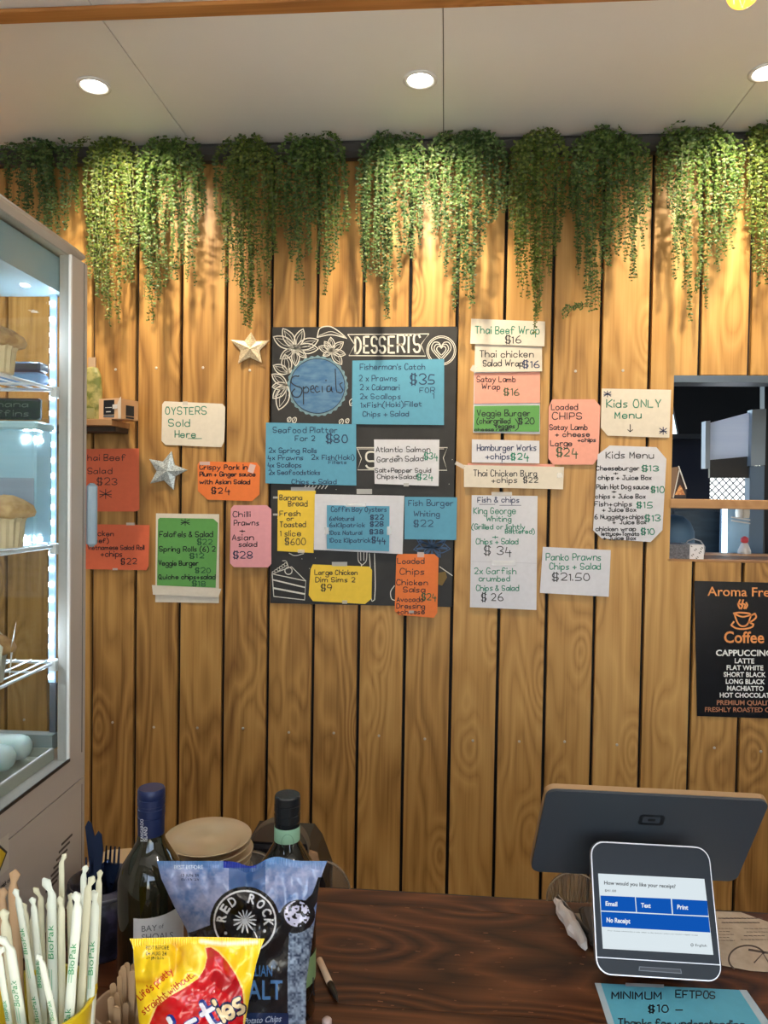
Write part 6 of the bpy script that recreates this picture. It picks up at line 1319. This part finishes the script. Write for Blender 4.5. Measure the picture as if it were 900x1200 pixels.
# papers under the stand
def flat_paper(name, label, pts, z, m, cat='paper'):
    P = [wz(x, y, COUNTER+z) for x, y in pts]; org = sum(P, Vector())/len(P); mb = MB().prism([p-org for p in P], (0, 0, -.0004)); o = mb.build(name, m, loc=org); tag(o, label, cat); return o, (lambda x, y: wz(x, y, COUNTER+z+.0004)-org)
M_news = noisy('printed_newsprint', srgb(176, 158, 136), srgb(196, 180, 158), 40, .75)
fl_, mpn = flat_paper('menu_leaflet', 'upside-down beige printed leaflet lying right of payment terminal', [(835, 1067.5), (868, 1069), (905, 1082), (905, 1139), (880, 1137.5), (846, 1131)], .0011, M_news, 'leaflet')
mb = MB()
for x0, x1, y0, hgt in ((842, 893, 1076, 3.4), (846, 890, 1081, 3.2), (842, 858, 1088, 1.8), (843, 856, 1091.5, 1.8), (842, 860, 1095, 1.8), (843, 855, 1098.5, 1.8), (842, 861, 1102, 1.8), (872, 900, 1088, 1.8), (875, 900, 1092, 1.8), (868, 900, 1101, 1.8), (872, 896, 1096.5, 2.2)):
    x = x0
    while x < x1:
        l_ = random.uniform(2, 5); ribbon(mb, [Vector((x, y0)), Vector((min(x+l_, x1), y0+.2*l_/3))], hgt*.35, mpn); x += l_+1.1
a_ = MB(); line([(876+22*math.cos(t), 1124+16*math.sin(t)) for t in [PI*.75+i*PI/10 for i in range(12)]], 2.0, mb=mb, mp=mpn); ribbon(mb, [Vector((878, 1113)), Vector((902, 1117))], 2.6, mpn); ribbon(mb, [Vector((884, 1128)), Vector((894, 1117)), Vector((902, 1130))], 1.6, mpn)
mb.build('printing', mat('leaflet_ink', srgb(96, 84, 76), .6), fl_)
fl2, mp2 = flat_paper('newspaper_page', 'strip of newspaper showing behind the white wrapper and terminal', [(655, 1069.5), (700, 1071), (700, 1092), (668, 1090)], .0006, M_news)
# blue sign taped to the counter
sg, mpg = flat_paper('eftpos_sign', 'blue Minimum Eftpos sign taped on the counter front right', [(697, 1152), (875, 1160.5), (905, 1203), (925, 1240), (730, 1240), (713, 1200)], .0006, paper('aqua_paper', srgb(92, 172, 196)), 'sign')
mb = MB(); write(mb, 'MINIMUM', 717, 774, 1170, 8, mpg, 1.5, 1); write(mb, 'EFTPOS', 792, 838, 1169, 8, mpg, 1.4, 1); write(mb, '$10 -', 760, 799, 1186, 8, mpg, 1.5); write(mb, 'Thanks for understanding', 725, 872, 1203, 9, mpg, 1.6, 2); mb.build('lettering', M_ink, sg)
mb = MB(); mb.add([mpg(x, y)+Vector((0, 0, .0003)) for x, y in ((697, 1152), (704, 1152.3), (720, 1200), (735, 1240), (728, 1240), (712, 1200))], [(5, 4, 3, 2, 1, 0)]); mb.add([mpg(x, y)+Vector((0, 0, .0004)) for x, y in ((733, 1152), (778, 1154), (778, 1158), (733, 1156))], [(3, 2, 1, 0)]); mb.add([mpg(x, y)+Vector((0, 0, .0003)) for x, y in ((866, 1160), (875, 1160.5), (904, 1203), (894, 1203))], [(3, 2, 1, 0)]); mb.build('tape', M_tape, sg)
# crumpled straw wrapper, pens, cap
a, b = wz(650, 1062), wz(686, 1117)
sw = empty('crumpled_wrapper', (a+b)/2, 'crumpled white paper wrapper lying left of payment terminal', 'wrapper'); org = (a+b)/2
d = (b-a).normalized(); sd = Vector((0, 0, 1)).cross(d)
mb = MB(); rs_ = [.004, .007, .009, .0115, .013, .0125, .013, .0115, .010, .006]; pts = [a+(b-a)*(k/9)+sd*.002*math.sin(k*1.9)+Vector((0, 0, .0105)) for k in range(10)]
mb.tube([p-org for p in pts], rs_, 9, flat=.75)
mb.v = [(x+random.uniform(-1, 1)*.0012, y+random.uniform(-1, 1)*.0012, max(z+random.uniform(-1, 1)*.0016, .0006)) for x, y, z in mb.v]; mb.build('paper', mat('white_tissue', srgb(214, 206, 202), .8), sw)
a, b = wz(654, 1056)+Vector((0, 0, .005)), wz(693, 1102)+Vector((0, 0, .005)); org = (a+b)/2
pn = empty('black_pen', org-Vector((0, 0, .0046)), 'black pen half hidden behind the crumpled wrapper', 'pen'); pn.location = (org.x, org.y, org.z-.0046)
o_ = Vector(pn.location); d = b-a; mb = MB().tube([a-o_, a+d*.9-o_, b-o_], [.0042, .0042, .001], 12); mb.build('barrel', M_black, pn, smooth=True); MB().tube([a+Vector((0, 0, .0045))-o_, a+d*.3+Vector((0, 0, .0055))-o_], .0009, 6).build('clip', M_steel, pn)
a, b = wz(374, 1128)+Vector((0, 0, .0048)), wz(396, 1178)+Vector((0, 0, .0048))
pn = empty('cream_pen', (a+b)/2-Vector((0, 0, .0046)), 'cream pen with black tip lying right of the bottle', 'pen'); o_ = Vector(pn.location); d = b-a
MB().tube([a-o_, a+d*.02-o_, a+d*.6-o_], [.003, .0044, .0044], 14).build('barrel', mat('cream_plastic', srgb(206, 176, 146), .35), pn, smooth=True)
MB().tube([a+d*.6-o_, a+d*.86-o_, a+d*.96-o_, b-o_], [.0044, .0036, .0014, .0006], 14).build('black_grip', M_black, pn, smooth=True)
p = wz(383, 1203); o = MB().lathe([(.006, 0), (.006, .008), (.004, .010)], n=18).build('bottle_top', mat('pale_cap', srgb(200, 176, 170), .4), loc=(p.x, p.y, COUNTER+SIL), smooth=True); tag(o, 'small pale cap on the counter at the bottom edge', 'cap')
